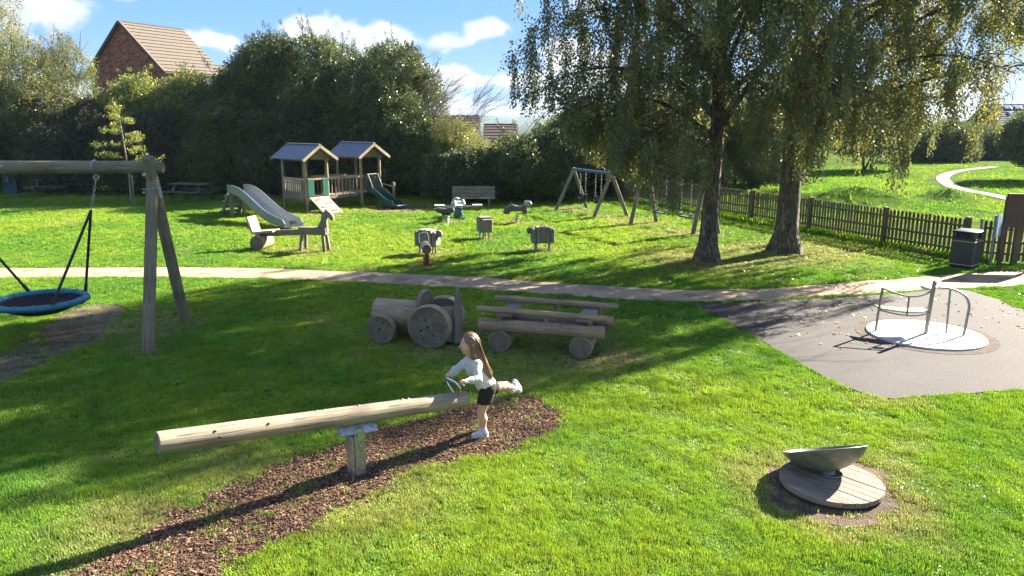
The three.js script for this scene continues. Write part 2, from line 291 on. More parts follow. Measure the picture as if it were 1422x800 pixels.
{
  const line = (near, n0, n1) => { const a = []; for (let v = near[0]; v <= near[1]; v += near[2]) a.push(v); let s = near[2]; for (let v = near[1], k = 0; k < n1; k++) { s *= 1.22; v += s; a.push(v); } s = near[2]; const l = []; for (let v = near[0], k = 0; k < n0; k++) { s *= 1.22; v -= s; l.push(v); } return l.reverse().concat(a); };
  const xs = line([-36, 40, 0.5], 36, 36), zs = line([-64, 4, 0.5], 36, 14), pos = [], uv = [], cl = [], idx = [], n = zs.length;
  for (const x of xs) for (const z of zs) {
    pos.push(x, gh(x, z), z); uv.push(x / 3, z / 3); turf(x, z, cTmp);
    const d = Math.hypot(x, z), f = sstep(90, 300, d);                    // farmland: fields and hedgerows of differing green
    if (f > 0) { const q = hash3(Math.floor(x / 160 + fbm(x / 300, 1, z / 300, 2) * 2), Math.floor(z / 220), 3), hedge = sstep(0.5, 0.62, fbm(x / 120, 5, z / 160, 3)); cTmp.lerp(col(mix(0.09, 0.25, q), mix(0.15, 0.22, q), 0.055).lerp(col(0.03, 0.05, 0.02), hedge), f); }
    cl.push(cTmp.r * 0.85, cTmp.g * 0.85, cTmp.b * 0.85);
  }
  for (let i = 0; i < xs.length - 1; i++) for (let j = 0; j < n - 1; j++) { const a = i * n + j, b = a + n; idx.push(a, a + 1, b, b, a + 1, b + 1); }
  const g = new THREE.BufferGeometry(); g.setAttribute('position', new THREE.Float32BufferAttribute(pos, 3)); g.setAttribute('uv', new THREE.Float32BufferAttribute(uv, 2)); g.setAttribute('color', new THREE.Float32BufferAttribute(cl, 3)); g.setIndex(idx); g.computeVertexNormals();
  struct('ground', g, new THREE.MeshPhysicalMaterial({ color: col(1, 1, 1), roughness: 1, map: T.turf, vertexColors: true, ...B(T.turf, 0.02), specularIntensity: 0.05 }));
}

// ---------------------------------------------------------------- paths, tarmac, bark bed and bare earth: sheets on the turf with uneven edges
const pathFar = [[-15.81, -17.89], [-12.28, -17.8], [-9.73, -17.89], [-7.13, -17.89], [-4.44, -17.53], [-1.84, -17.02], [-0.18, -16.54], [1.39, -16.02], [2.88, -15.59], [4.06, -15.45], [5.14, -15.52], [6.85, -16.02], [8.32, -16.47], [9.7, -16.94], [12.16, -17.62], [15.02, -18.25], [20, -19.2]];
const pathNear = [[-14.8, -16.7], [-11.55, -16.7], [-9.16, -16.78], [-6.68, -16.7], [-4.17, -16.39], [-1.71, -15.8], [-0.16, -15.32], [1.29, -14.86], [2.68, -14.49], [3.8, -14.43], [4.83, -14.55], [6.38, -14.86], [7.7, -15.18], [8.92, -15.52], [11.01, -15.87], [13.43, -16.24], [20, -17.2]];
const zones = {
  path: [...pathFar, ...pathNear.slice().reverse(), [-22, -16.7], [-22, -17.9]],
  tarmac: [[3.56, -14.25], [3.81, -12.92], [4.03, -11.64], [4.26, -10.41], [4.49, -9.52], [4.75, -9.17], [5.49, -9.25], [6.77, -9.46], [8.24, -9.65], [10.6, -10.2], [11.2, -11.8], [10.6, -13.2], [9.6, -13.74], [9.61, -14.8], [9.41, -15.45], [7.61, -14.99], [6.31, -14.67], [4.77, -14.37], [4.04, -14.22]],
  bark: [[-3.3, -4.6], [-3.35, -5.02], [-3.25, -5.44], [-3.2, -5.91], [-2.96, -6.54], [-2.45, -7.18], [-1.97, -7.67], [-1.58, -8.09], [-1.13, -8.52], [-0.64, -8.94], [-0.1, -9.2], [0.4, -8.94], [0.55, -8.46], [0.28, -7.93], [-0.16, -7.61], [-0.69, -7.35], [-1.09, -6.99], [-1.4, -6.54], [-1.67, -6.25], [-1.92, -5.85], [-2.22, -5.49], [-2.43, -5.16], [-2.5, -4.7]],
  earth: [[-7.95, -8.6], [-7.9, -10.1], [-7.85, -10.85], [-7.95, -11.96], [-8.28, -13.4], [-8.1, -14.3], [-7.4, -13.9], [-6.95, -12.6], [-6.72, -11.56], [-6.83, -10.68], [-6.9, -9.65], [-7.1, -8.6]],
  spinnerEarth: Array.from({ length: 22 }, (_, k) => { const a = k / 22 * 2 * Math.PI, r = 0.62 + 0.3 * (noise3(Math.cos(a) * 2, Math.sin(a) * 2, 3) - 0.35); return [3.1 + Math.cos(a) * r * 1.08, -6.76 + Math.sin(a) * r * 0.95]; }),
  towerEarth: Array.from({ length: 22 }, (_, k) => { const a = k / 22 * 2 * Math.PI, r = 0.95 + 0.6 * (noise3(Math.cos(a) * 2, Math.sin(a) * 2, 8) - 0.5); return [-4.4 + Math.cos(a) * r * 1.3, -30.3 + Math.sin(a) * r]; }),
};
const smooth = (p, k = 6) => new THREE.CatmullRomCurve3(p.map(([x, z]) => V3(x, 0, z)), true, 'centripetal', 0.5).getPoints(p.length * k).map((v) => [v.x, v.z]).slice(0, -1);
const rough = (p, a, f) => p.map(([x, z]) => [x + (fbm(x * f, 1, z * f, 3) - 0.5) * a, z + (fbm(x * f + 31, 5, z * f, 3) - 0.5) * a]);
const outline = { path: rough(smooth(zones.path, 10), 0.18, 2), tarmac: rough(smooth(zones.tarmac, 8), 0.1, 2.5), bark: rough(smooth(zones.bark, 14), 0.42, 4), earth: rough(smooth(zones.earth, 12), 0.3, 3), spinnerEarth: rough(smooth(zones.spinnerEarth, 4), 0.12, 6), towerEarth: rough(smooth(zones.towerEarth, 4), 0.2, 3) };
for (const k in outline) { const b = outline[k], xs = b.map((q) => q[0]), zs = b.map((q) => q[1]); b.box = [Math.min(...xs), Math.max(...xs), Math.min(...zs), Math.max(...zs)]; }
function inside(x, z, b) {
  const [x0, x1, z0, z1] = b.box; if (x < x0 || x > x1 || z < z0 || z > z1) return false; let c = false;
  for (let i = 0, j = b.length - 1; i < b.length; j = i++) if ((b[i][1] > z) !== (b[j][1] > z) && x < (b[j][0] - b[i][0]) * (z - b[i][1]) / (b[j][1] - b[i][1]) + b[i][0]) c = !c;
  return c;
}
function sheet(name, b, y, mat, hole) {
  const s = new THREE.Shape(b.map(([x, z]) => new THREE.Vector2(x, -z))), g = new THREE.ShapeGeometry(s), p = g.attributes.position;
  g.rotateX(-Math.PI / 2); g.translate(0, y, 0); const uv = g.attributes.uv; for (let i = 0; i < p.count; i++) uv.setXY(i, p.getX(i), p.getZ(i));
  return struct(name, g, mat);
}
sheet('gravel_path', outline.path, 0.010, M.gravel);
sheet('tarmac_pad', outline.tarmac, 0.014, M.asphalt);
{ // worn gritty ring in the tarmac round the roundabout
  const g = new THREE.RingGeometry(0.85, 1.06, 64, 1); g.rotateX(-Math.PI / 2); g.translate(6.82, 0.018, -12.02); const uv = g.attributes.uv, q = g.attributes.position; for (let i = 0; i < q.count; i++) uv.setXY(i, q.getX(i), q.getZ(i)); struct('worn_tarmac_ring', g, std(col(0.17, 0.125, 0.105), 0.95, { map: rep(T.soil, 1.6, 1.6), ...B(rep(T.soil, 1.6, 1.6), 0.02) }));
}
sheet('bark_bed', outline.bark, 0.006, M.bed);
sheet('bare_earth', outline.earth, 0.006, M.soil);
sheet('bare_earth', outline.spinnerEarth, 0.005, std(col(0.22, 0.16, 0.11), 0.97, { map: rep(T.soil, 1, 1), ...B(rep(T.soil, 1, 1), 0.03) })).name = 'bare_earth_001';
sheet('bare_earth', outline.towerEarth, 0.006, M.soil).name = 'bare_earth_002';
{ // pale footpath winding over the meadow beyond the fence
  const c = new THREE.CatmullRomCurve3([[21.5, -24], [22.0, -29], [22.04, -32.57], [22.49, -35.38], [22.96, -39.12], [24.15, -42.23], [26.62, -47.03], [30.53, -52.29], [36, -57]].map(([x, z]) => V3(x, 0, z))), pos = [], uv = [], idx = [];
  for (let k = 0; k <= 60; k++) { const p = c.getPoint(k / 60), t = c.getTangent(k / 60), w = 0.36; for (const s of [-1, -0.5, 0, 0.5, 1]) { const x = p.x - t.z * w * s, z = p.z + t.x * w * s; pos.push(x, gh(x, z) + 0.03, z); uv.push(x, z); } }
  for (let k = 0; k < 60; k++) for (let s = 0; s < 4; s++) { const a = k * 5 + s; idx.push(a, a + 1, a + 5, a + 1, a + 6, a + 5); }
  const g = new THREE.BufferGeometry(); g.setAttribute('position', new THREE.Float32BufferAttribute(pos, 3)); g.setAttribute('uv', new THREE.Float32BufferAttribute(uv, 2)); g.setIndex(idx); g.computeVertexNormals();
  struct('footpath', g, std(col(0.42, 0.36, 0.27), 0.95, { map: rep(T.gravel, 0.4, 0.4) }));
}

// ---------------------------------------------------------------- grass blades
const upQ = (r, tilt) => new THREE.Quaternion().setFromEuler(new THREE.Euler((r() - 0.5) * tilt, r() * 6.283, (r() - 0.5) * tilt, 'YXZ'));
function tuftGeo(seed, n, h, spread, w) {
  const r = rng(seed), pos = [], nor = [], idx = [];
  for (let i = 0; i < n; i++) {
    const a = r() * 6.283, d = Math.sqrt(r()) * spread, bx = Math.cos(a) * d, bz = Math.sin(a) * d, la = r() * 6.283, lean = (0.25 + 0.75 * r()) * h * 0.75, H = h * (0.55 + 0.6 * r()), wx = Math.cos(la + 1.57) * w * (0.7 + 0.6 * r()), wz = Math.sin(la + 1.57) * w;
    const mx = bx + Math.cos(la) * lean * 0.35, mz = bz + Math.sin(la) * lean * 0.35, tx = bx + Math.cos(la) * lean, tz = bz + Math.sin(la) * lean, o = pos.length / 3;
    pos.push(bx - wx, -0.01, bz - wz, bx + wx, -0.01, bz + wz, mx - wx * 0.8, H * 0.6, mz - wz * 0.8, mx + wx * 0.8, H * 0.6, mz + wz * 0.8, tx, H, tz);
    const nx = -Math.cos(la) * 0.8, nz = -Math.sin(la) * 0.8; for (let k = 0; k < 5; k++) nor.push(nx, 0.6, nz);
    idx.push(o, o + 1, o + 2, o + 1, o + 3, o + 2, o + 2, o + 3, o + 4);
  }
  const g = new THREE.BufferGeometry(); g.setAttribute('position', new THREE.Float32BufferAttribute(pos, 3)); g.setAttribute('normal', new THREE.Float32BufferAttribute(nor, 3)); g.setIndex(idx); return g;
}
{
  const mat = leafMat(col(1, 1, 1), 0.45, 0.15, 0.3), bands = [[4.6, 8.5, 1500, 1], [8.5, 13, 900, 1.12], [13, 20, 460, 1.3], [20, 37, 170, 1.7]], vari = [[], [], []], r = rng(99);
  const solid = [['path', 0], ['tarmac', 0], ['bark', 0.04], ['earth', 0.10], ['spinnerEarth', 0.12], ['towerEarth', 0.1]];
  for (const [d0, d1, dens, sc] of bands) {
    const n = Math.floor(0.76 * (d1 * d1 - d0 * d0) * dens);
    for (let i = 0; i < n; i++) {
      const d = Math.sqrt(mix(d0 * d0, d1 * d1, r())), x = (r() * 2 - 1) * 0.76 * d, z = -d, pick = r();
      if (x > 5.2 + (z + 33.45) * 0.44 + 0.2 && z < -18.4) continue;
      const lush = fbm(x * 4.5 + 5, 2.2, z * 4.5, 3), w = wear(x, z);
      let skip = false; for (const [k, keep] of solid) if (inside(x, z, outline[k])) { skip = r() > keep + (k === 'bark' || k === 'earth' ? 0.22 * sstep(0.62, 0.7, fbm(x * 5, 9, z * 5, 3)) : 0); break; }
      if (skip || r() < w * 0.55 || Math.hypot(x - 3.1, z + 6.76) < 0.5) continue;
      turf(x, z, cTmp); const f = (0.65 + 0.7 * r()) * mix(1.12, 0.86, sstep(0.3, 0.7, lush)), ring = Math.hypot(x - 3.12, z + 6.75); const h = sc * (ring < 0.85 ? 1.25 : 1) * mix(0.45, 1.5, sstep(0.25, 0.75, lush)) * (0.8 + 0.4 * r()) * (1 - w * 0.45);  // tufts round the spinner are raised to add shadow at the deck edge
      vari[pick * 3 | 0].push([x, 0, z, upQ(r, 0.3), sc, h, sc, col(cTmp.r * f * (0.9 + 0.25 * r()), cTmp.g * f, cTmp.b * f)]);
    }
  }
  const m = copies(tuftGeo(3, 10, 0.036, 0.036, 0.0028), mat, vari.flat()); m.name = 'grass'; m.userData = { kind: 'stuff', label: 'short mown lawn grass covering the playground', category: 'grass' }; scene.add(m);
  console.log('grass', vari.map((v) => v.length).join(' '));
}
const trail = new THREE.CatmullRomCurve3([[21.5, -24], [22.0, -29], [22.04, -32.57], [22.49, -35.38], [22.96, -39.12], [24.15, -42.23], [26.62, -47.03], [30.53, -52.29], [36, -57]].map(([x, z]) => V3(x, 0, z))).getPoints(90);
{ // rough grass and weeds along the fence foot and the meadow's mounds
  const r = rng(5), rows = [], mat = leafMat(col(1, 1, 1), 0.45, 0, 0.2);
  for (let i = 0; i < 9000; i++) {
    let x, z; if (i < 3500) { const t = r(); x = 5.06 + t * 6.6 + (r() - 0.35) * 0.5; z = -33.45 + t * 15; } else { const d = 26 + r() * 34; x = (0.28 + r() * 0.48) * d; z = -d; if (x < 5.5 + (z + 33.45) * 0.44 || trail.some((q) => Math.hypot(q.x - x, q.z - z) < 0.85)) continue; }
    turf(x, z, cTmp); const f = 0.8 + 0.5 * r(); rows.push([x, gh(x, z), z, upQ(r, 0.5), 2.4, i < 3500 ? 2 + 2.5 * r() : 2.2, 2.4, cTmp.clone().multiplyScalar(f)]);
  }
  const m = copies(tuftGeo(9, 10, 0.05, 0.05, 0.004), mat, rows); m.name = 'meadow_grass'; m.userData = { kind: 'stuff', label: 'longer rough grass along the picket fence and over the meadow', category: 'grass' }; scene.add(m);
}
{ // bark chippings
  const r = rng(31), rows = [[], []], mat = new THREE.MeshPhysicalMaterial({ color: col(1, 1, 1), roughness: 0.95, map: T.fine, specularIntensity: 0.15 }), b = outline.bark.box;
  const tones = [[0.21, 0.12, 0.08], [0.28, 0.17, 0.11], [0.14, 0.08, 0.057], [0.40, 0.28, 0.18], [0.24, 0.145, 0.1]].map((t) => col(...t));
  for (let i = 0; i < 110000; i++) {
    const x = mix(b[0] - 0.2, b[1] + 0.2, r()), z = mix(b[2] - 0.2, b[3] + 0.2, r()); if (!inside(x, z, outline.bark) && !(r() < 0.22 && (inside(x + 0.16, z, outline.bark) || inside(x - 0.16, z, outline.bark) || inside(x, z - 0.2, outline.bark) || inside(x, z + 0.16, outline.bark)))) continue;
    const s = 0.35 + r() * r() * 1.5, c = tones[r() * 5 | 0]; rows[i & 1].push([x, 0.008 + r() * 0.016, z, new THREE.Quaternion().setFromEuler(new THREE.Euler((r() - 0.5) * 1.1, r() * 6.28, (r() - 0.5) * 1.1, 'YXZ')), s * (0.7 + r()), s, s, c.clone().multiplyScalar(0.8 + 0.4 * r())]);
  }
  const chip = (w, h, d, k) => { const g = new THREE.BoxGeometry(w, h, d), p = g.attributes.position; for (let i = 0; i < p.count; i++) { const q = hash3(Math.sign(p.getX(i)) + 5, Math.sign(p.getY(i)) + 7 + k, Math.sign(p.getZ(i)) + 3); p.setX(i, p.getX(i) * (0.6 + 0.6 * q)); p.setZ(i, p.getZ(i) * (0.55 + 0.7 * q)); } g.computeVertexNormals(); return g; };
  const m = copies(chip(0.022, 0.006, 0.011, 0), mat, rows.flat()); m.name = 'bark_chippings'; m.userData = { kind: 'stuff', label: 'loose brown bark chippings around the log seesaw', category: 'bark chippings' }; scene.add(m);
}

// ================================================================ play equipment
const P = (x, y, z) => V3(x, y, z);
const disc = (r, h, seg = 14) => new THREE.CylinderGeometry(r, r, h, seg);
const boltOn = (parent, p, dir, r = 0.022, name = 'bolt') => { const g = lathe([[0, 0.012], [r * 0.55, 0.011], [r * 0.95, 0.006], [r, 0], [r, -0.012]], 10); g.applyQuaternion(new THREE.Quaternion().setFromUnitVectors(V3(0, 1, 0), dir.clone().normalize())); g.translate(p.x, p.y, p.z); return part(parent, name, g, M.bolt); };
// a chain from a to b: alternating flattened links, one mesh
function chainGeo(a, b, r = 0.018, t = 0.0045) {
  const L = a.distanceTo(b), n = Math.max(2, Math.round(L / (r * 2.6))), d = V3().subVectors(b, a).normalize(), q = new THREE.Quaternion().setFromUnitVectors(V3(0, 1, 0), d), gs = [];
  for (let i = 0; i < n; i++) { const g = new THREE.TorusGeometry(r, t, 4, 8); g.scale(0.7, 1.25, 1); if (i % 2) g.rotateY(Math.PI / 2); g.applyQuaternion(q); const p = V3().lerpVectors(a, b, (i + 0.5) / n); g.translate(p.x, p.y, p.z); gs.push(g); }
  return mergeGeometries(gs);
}

M.tealDark = std(col(0.02, 0.16, 0.22), 0.6);
// ---- basket swing -------------------------------------------------------
{
  const t = thing('basket_swing_gantry', 'tall timber swing frame of round poles with bolted top beam', 'swing frame', [-5.72, 0, -12.1]);
  const legs = (dx, s) => {
    logPart(t, 'leg', P(dx + 0.09 * s, -0.1, 0.93), P(dx + 0.04 * s, 2.62, 0.05), 0.093, 0.088, M.postWood, M.endGrain, { rings: 12, seed: 3 + dx, wob: 0.035, seg: 20 });
    logPart(t, 'leg', P(dx - 0.10 * s, -0.1, -0.93), P(dx + 0.06 * s, 2.93, 0.02 + 0.19), 0.097, 0.09, M.postWood, M.endGrain, { rings: 12, seed: 8 + dx, wob: 0.035, seg: 20 });
  };
  legs(0, 1); legs(-4.1, -1);
  const bm = logPart(t, 'beam', P(-4.4, 2.76, 0.06), P(0.22, 2.76, 0.06), 0.1, 0.098, M.postWood, M.endGrain, { rings: 16, seed: 12, seg: 20 });
  boltOn(t, P(0.04, 2.66, 0.33), V3(0.1, 0.2, 1), 0.03); boltOn(t, P(-0.02, 2.38, 0.27), V3(0.1, 0.2, 1), 0.02);
  part(t, 'bracket', at(plank(0.05, 0.28, 0.1), 0.13, 2.42, 0.1, 0.1, 0, 0.12), M.galv);
  part(t, 'strap', at(plank(0.22, 0.012, 0.22, 0.003), 0.03, 2.40, 0.1, -0.3, 0, 0), M.galv);
  for (const x of [-0.85, -3.25]) {
    part(t, 'hanger_clamp', at(new THREE.TorusGeometry(0.108, 0.012, 8, 24), x, 2.76, 0.06, 0, Math.PI / 2, 0), M.galv);
    part(t, 'shackle', at(new THREE.TorusGeometry(0.035, 0.011, 6, 14), x, 2.60, 0.06, 0, 0.5, 0), M.bolt);
  }
  boltOn(t, P(-2.25, 2.78, 0.157), V3(0, 0.2, 1), 0.022);
  // the basket hangs from the beam
  const s = thing('basket_swing', 'round teal rimmed net basket swing hanging on black ropes', 'swing seat', [-7.72, 0.60, -12.04], 0);
  const R = 0.66, rim = new THREE.TorusGeometry(R, 0.052, 12, 56); rim.rotateX(Math.PI / 2); part(s, 'rim', rim, M.teal);
  for (let k = 0; k < 16; k++) { const a = k / 16 * 6.283, g = new THREE.TorusGeometry(0.056, 0.01, 6, 12); g.rotateY(-a); part(s, 'lashing', at(g, Math.cos(a) * R, 0, Math.sin(a) * R), M.tealDark); }
  const sag = (x, z) => -0.17 * (1 - (x * x + z * z) / (R * R)), net = [];
  for (let i = -7; i <= 7; i++) for (const ax of [0, 1]) {
    const c = i * 0.084, h = Math.sqrt(Math.max(0, (R - 0.03) ** 2 - c * c)), pts = []; for (let k = 0; k <= 8; k++) { const q = -h + 2 * h * k / 8; pts.push(ax ? P(q, sag(q, c), c) : P(c, sag(c, q), q)); } net.push(tube(pts, 0.0085, 12, 5));
  }
  part(s, 'net', mergeGeometries(net), M.rope);
  const skirt = lathe([[R - 0.02, -0.03], [R * 0.86, -0.09], [R * 0.5, -0.185], [0.02, -0.215], [0.02, -0.205], [R * 0.5, -0.17], [R * 0.86, -0.075], [R - 0.03, -0.02]], 40); part(s, 'underside_mat', skirt, M.rubber);
  const hooks = [P(1.15, 2.0, 0.0), P(-1.25, 2.0, 0.0)], mids = [P(1.02, 1.48, 0.03), P(-1.06, 1.4, 0.03)];
  hooks.forEach((h, k) => {
    const sgn = k ? -1 : 1; part(s, 'chain', chainGeo(h, mids[k], 0.026, 0.007), M.bolt);
    for (const zz of [-1, 1]) { const e = P(sgn * R * 0.72, 0.03, zz * R * 0.72); part(s, 'rope', tube([mids[k], V3().lerpVectors(mids[k], e, 0.5), e], 0.022, 10, 7), M.rope); part(s, 'sleeve', tube([V3().lerpVectors(mids[k], e, 0.9), e], 0.03, 3, 8), M.rubber); }
  });
}

// ---- log seesaw ---------------------------------------------------------
{
  const t = thing('log_seesaw', 'long round log seesaw balanced on a grey steel post', 'seesaw', [-1.56, 0, -7.02]);
  const a = P(-2.97 + 1.56, 0.86, -5.88 + 7.02), b = P(-0.50 + 1.56, 0.515, -7.80 + 7.02), d = V3().subVectors(b, a).normalize(), c = a.clone().addScaledVector(d, 1.83);
  const lg = logPart(t, 'log', a, b, 0.094, 0.088, wood(0.38, 0.315, 0.225), M.endGrain, { rings: 22, seg: 24, wob: 0.03, seed: 4 });
  const bo = V3().crossVectors(V3(0, 1, 0), d).normalize();
  for (const [k, s] of [[0.46, 0], [0.49, 1], [0.93, 0]]) { const p = a.clone().addScaledVector(d, k); p.y += s ? 0.01 : 0.06; p.addScaledVector(bo, s ? -0.092 : -0.07); const g = new THREE.SphereGeometry(0.012, 8, 6); g.scale(1.4, 0.8, 1); part(lg, 'knot', at(g, p.x, p.y, p.z), M.darkWood); }
  for (const k of [1.42, 1.5, 1.86, 2.35, 2.42]) { const p = a.clone().addScaledVector(d, k); boltOn(t, P(p.x, p.y + 0.088, p.z), V3(0, 1, 0), 0.016); }
  part(t, 'saddle', beam(c.clone().addScaledVector(d, -0.21).add(V3(0, -0.103, 0)), c.clone().addScaledVector(d, 0.21).add(V3(0, -0.103, 0)), 0.2, 0.014, 0.003), M.galv);
  const th = Math.atan2(-d.z, d.x), L = (g) => at(g, 0, 0, 0, 0, th, 0), g0 = (w, h, dd, x, y, z, r) => { const g = plank(w, h, dd, r); g.translate(x, y, z); return L(g); };
  part(t, 'post', g0(0.155, 0.5, 0.13, 0, 0.2, 0, 0.01), M.galv);
  part(t, 'cover_plate', g0(0.09, 0.36, 0.02, 0.0, 0.22, 0.074, 0.006), M.galv);
  part(t, 'pivot_block', g0(0.17, 0.1, 0.1, 0, 0.485, 0, 0.012), M.greySteel);
  part(t, 'bearing_plate', g0(0.10, 0.13, 0.02, 0.0, 0.465, 0.085, 0.01), M.galv);
  { const g = disc(0.028, 0.02, 16); g.rotateX(Math.PI / 2); g.translate(0, 0.47, 0.1); part(t, 'pivot_pin', L(g), M.bolt); }
  for (const [k, nm] of [[3.0, 1], [0.42, 0]]) if (nm) {
    const p = a.clone().addScaledVector(d, k), q = (f, s, h) => p.clone().addScaledVector(d, f).addScaledVector(bo, s).add(V3(0, h, 0));
    part(t, 'handle', tube([q(0.02, -0.05, 0.07), q(0.0, -0.10, 0.13), q(-0.02, -0.13, 0.185), q(-0.04, -0.1, 0.225), q(-0.045, 0, 0.235), q(-0.04, 0.1, 0.225), q(-0.02, 0.13, 0.185), q(0.0, 0.10, 0.13), q(0.02, 0.05, 0.07)], 0.0125, 40, 8), M.steel);
  }
}

// ---- spinning dish ------------------------------------------------------
{
  const t = thing('spinner_dish', 'grey tilted bowl spinner on a round weathered timber deck', 'spinner', [3.1, 0, -6.76], 0);
  const R = 0.475, ang = -0.85, n = 9, w = 2 * R / n;
  const dk = new THREE.Group(); dk.name = 'deck'; t.add(dk); dk.rotation.y = ang; dk.position.y = 0.03;
  for (let i = 0; i < n; i++) {
    const z0 = -R + i * w + 0.003, z1 = -R + (i + 1) * w - 0.003, pts = []; for (let k = 0; k <= 5; k++) { const z = mix(z0, z1, k / 5); pts.push([Math.sqrt(Math.max(0.0004, R * R - z * z)), -z]); } for (let k = 5; k >= 0; k--) { const z = mix(z0, z1, k / 5); pts.push([-Math.sqrt(Math.max(0.0004, R * R - z * z)), -z]); }
    const g = slab(pts.reverse(), 0.05, 0.003); g.rotateX(-Math.PI / 2); g.translate(0, 0.025 + (i % 3) * 0.0015, 0); part(dk, 'board', g, i % 2 ? M.deckWood : M.deckWood2);
  }
  part(t, 'deck_frame', lathe([[0, -0.03], [R - 0.03, -0.03], [R - 0.03, 0.028], [0, 0.028]], 36), M.darkWood);
  const pv = P(0.02, 0.085, -0.15);
  { const g = new THREE.TorusGeometry(0.1, 0.008, 6, 28); g.rotateX(Math.PI / 2); part(t, 'floor_ring', at(g, pv.x + 0.03, 0.092, pv.z + 0.03), M.greySteel); }
  part(t, 'pivot', at(lathe([[0.075, 0], [0.075, 0.02], [0.045, 0.035], [0.04, 0.06], [0, 0.06]], 20), pv.x, pv.y, pv.z), M.greySteel);
  const dish = lathe([[0, 0], [0.05, 0.0], [0.13, 0.02], [0.21, 0.053], [0.285, 0.105], [0.345, 0.166], [0.388, 0.233], [0.402, 0.258], [0.400, 0.268], [0.386, 0.268], [0.34, 0.185], [0.275, 0.12], [0.19, 0.066], [0.11, 0.036], [0, 0.02]], 56);
  dish.scale(1, 0.84, 1);
  const ds = part(t, 'dish', dish, M.dish); ds.position.set(pv.x + 0.0, pv.y + 0.022, pv.z + 0.03); ds.rotation.set(-0.43, 0, 0.09, 'XYZ');
  boltOn(ds, P(-0.16, 0.058, 0.13), V3(-0.5, -0.8, 0.5), 0.014);
}

M.railSteel = std(col(0.46, 0.44, 0.42), 0.38, { metalness: 0.8, map: T.fine });
// ---- roundabout ---------------------------------------------------------
{
  const t = thing('roundabout', 'metal roundabout with pale round platform, curved handrails and a bench', 'roundabout', [6.82, 0, -12.02]);
  const R = 0.89;
  part(t, 'platform', lathe([[0, 0.005], [R - 0.01, 0.005], [R, 0.02], [R, 0.04], [R - 0.012, 0.05], [0, 0.055]], 64), M.alu);
  for (let k = 0; k < 4; k++) { const g = plank(0.006, 0.004, R - 0.1, 0); part(t, 'tread_seam', at(g, Math.sin(k * 1.571 + 0.5) * (R / 2), 0.054, Math.cos(k * 1.571 + 0.5) * (R / 2), 0, k * 1.571 + 0.5, 0), M.greySteel); }
  const tb = (pts, r = 0.017, name = 'rail') => part(t, name, tube(pts, r, 30, 8), M.railSteel);
  tb([P(0, 0.05, 0.02), P(0.02, 0.55, 0.02), P(0.045, 0.91, 0.02)], 0.032, 'centre_post');
  part(t, 'post_cap', at(new THREE.SphereGeometry(0.031, 12, 8), 0.045, 0.915, 0.02), M.railSteel);
  // bench side: outer post, mid post, curved back rail and seat panel
  const arc = (y, bul, k) => { const A = P(-0.72, y, -0.16), Bp = P(0.02, y - 0.02, 0.03); return P(mix(A.x, Bp.x, k) + 0.0, y - 0.09 * Math.sin(k * 3.1416), mix(A.z, Bp.z, k) + bul * Math.sin(k * 3.1416)); };
  tb([P(-0.74, 0.05, -0.16), P(-0.72, 0.45, -0.16), P(-0.70, 0.78, -0.16)], 0.022, 'outer_post');
  tb([0, 0.2, 0.4, 0.6, 0.8, 1].map((k) => arc(0.78, 0.16, k)), 0.016); tb([0, 0.2, 0.4, 0.6, 0.8, 1].map((k) => { const p = arc(0.43, 0.16, k); p.y = 0.40 - 0.03 * Math.sin(k * 3.14); return p; }), 0.014);
  { const p = arc(0.78, 0.16, 0.46), q = p.clone(); q.y = 0.39; tb([q, V3().lerpVectors(q, p, 0.5), p], 0.016, 'mid_post'); }
  { const pts = []; for (let k = 0; k <= 12; k++) { const f = k / 12; pts.push([mix(-0.71, 0.0, f), mix(0.16, -0.03, f) - 0.16 * Math.sin(f * 3.1416)]); } for (let k = 12; k >= 0; k--) { const f = k / 12; pts.push([mix(-0.70, 0.0, f), mix(0.16, -0.03, f) - 0.16 * Math.sin(f * 3.1416) + 0.17 + 0.10 * Math.sin(f * 2.2 + 0.6)]); }
    const g = slab(pts, 0.03, 0.006); g.rotateX(-Math.PI / 2); g.translate(0, 0.425, 0); part(t, 'seat', g, M.creamPlastic); }
  // standing side: bent rail with a middle stanchion
  tb([P(0.03, 0.80, 0.0), P(0.16, 0.80, -0.10), P(0.34, 0.78, -0.14), P(0.5, 0.74, -0.08), P(0.60, 0.66, 0.0), P(0.63, 0.54, 0.06), P(0.60, 0.34, 0.10), P(0.56, 0.05, 0.13)], 0.021, 'bent_rail');
  tb([P(0.36, 0.05, -0.02), P(0.38, 0.5, -0.08), P(0.40, 0.77, -0.13)], 0.017, 'stanchion');
  { const g = new THREE.SphereGeometry(0.09, 18, 10); g.scale(1, 0.32, 0.8); part(t, 'hand_plate', at(g, -0.02, 0.8, -0.1, 0.35, 0, 0), M.creamPlastic); }
}

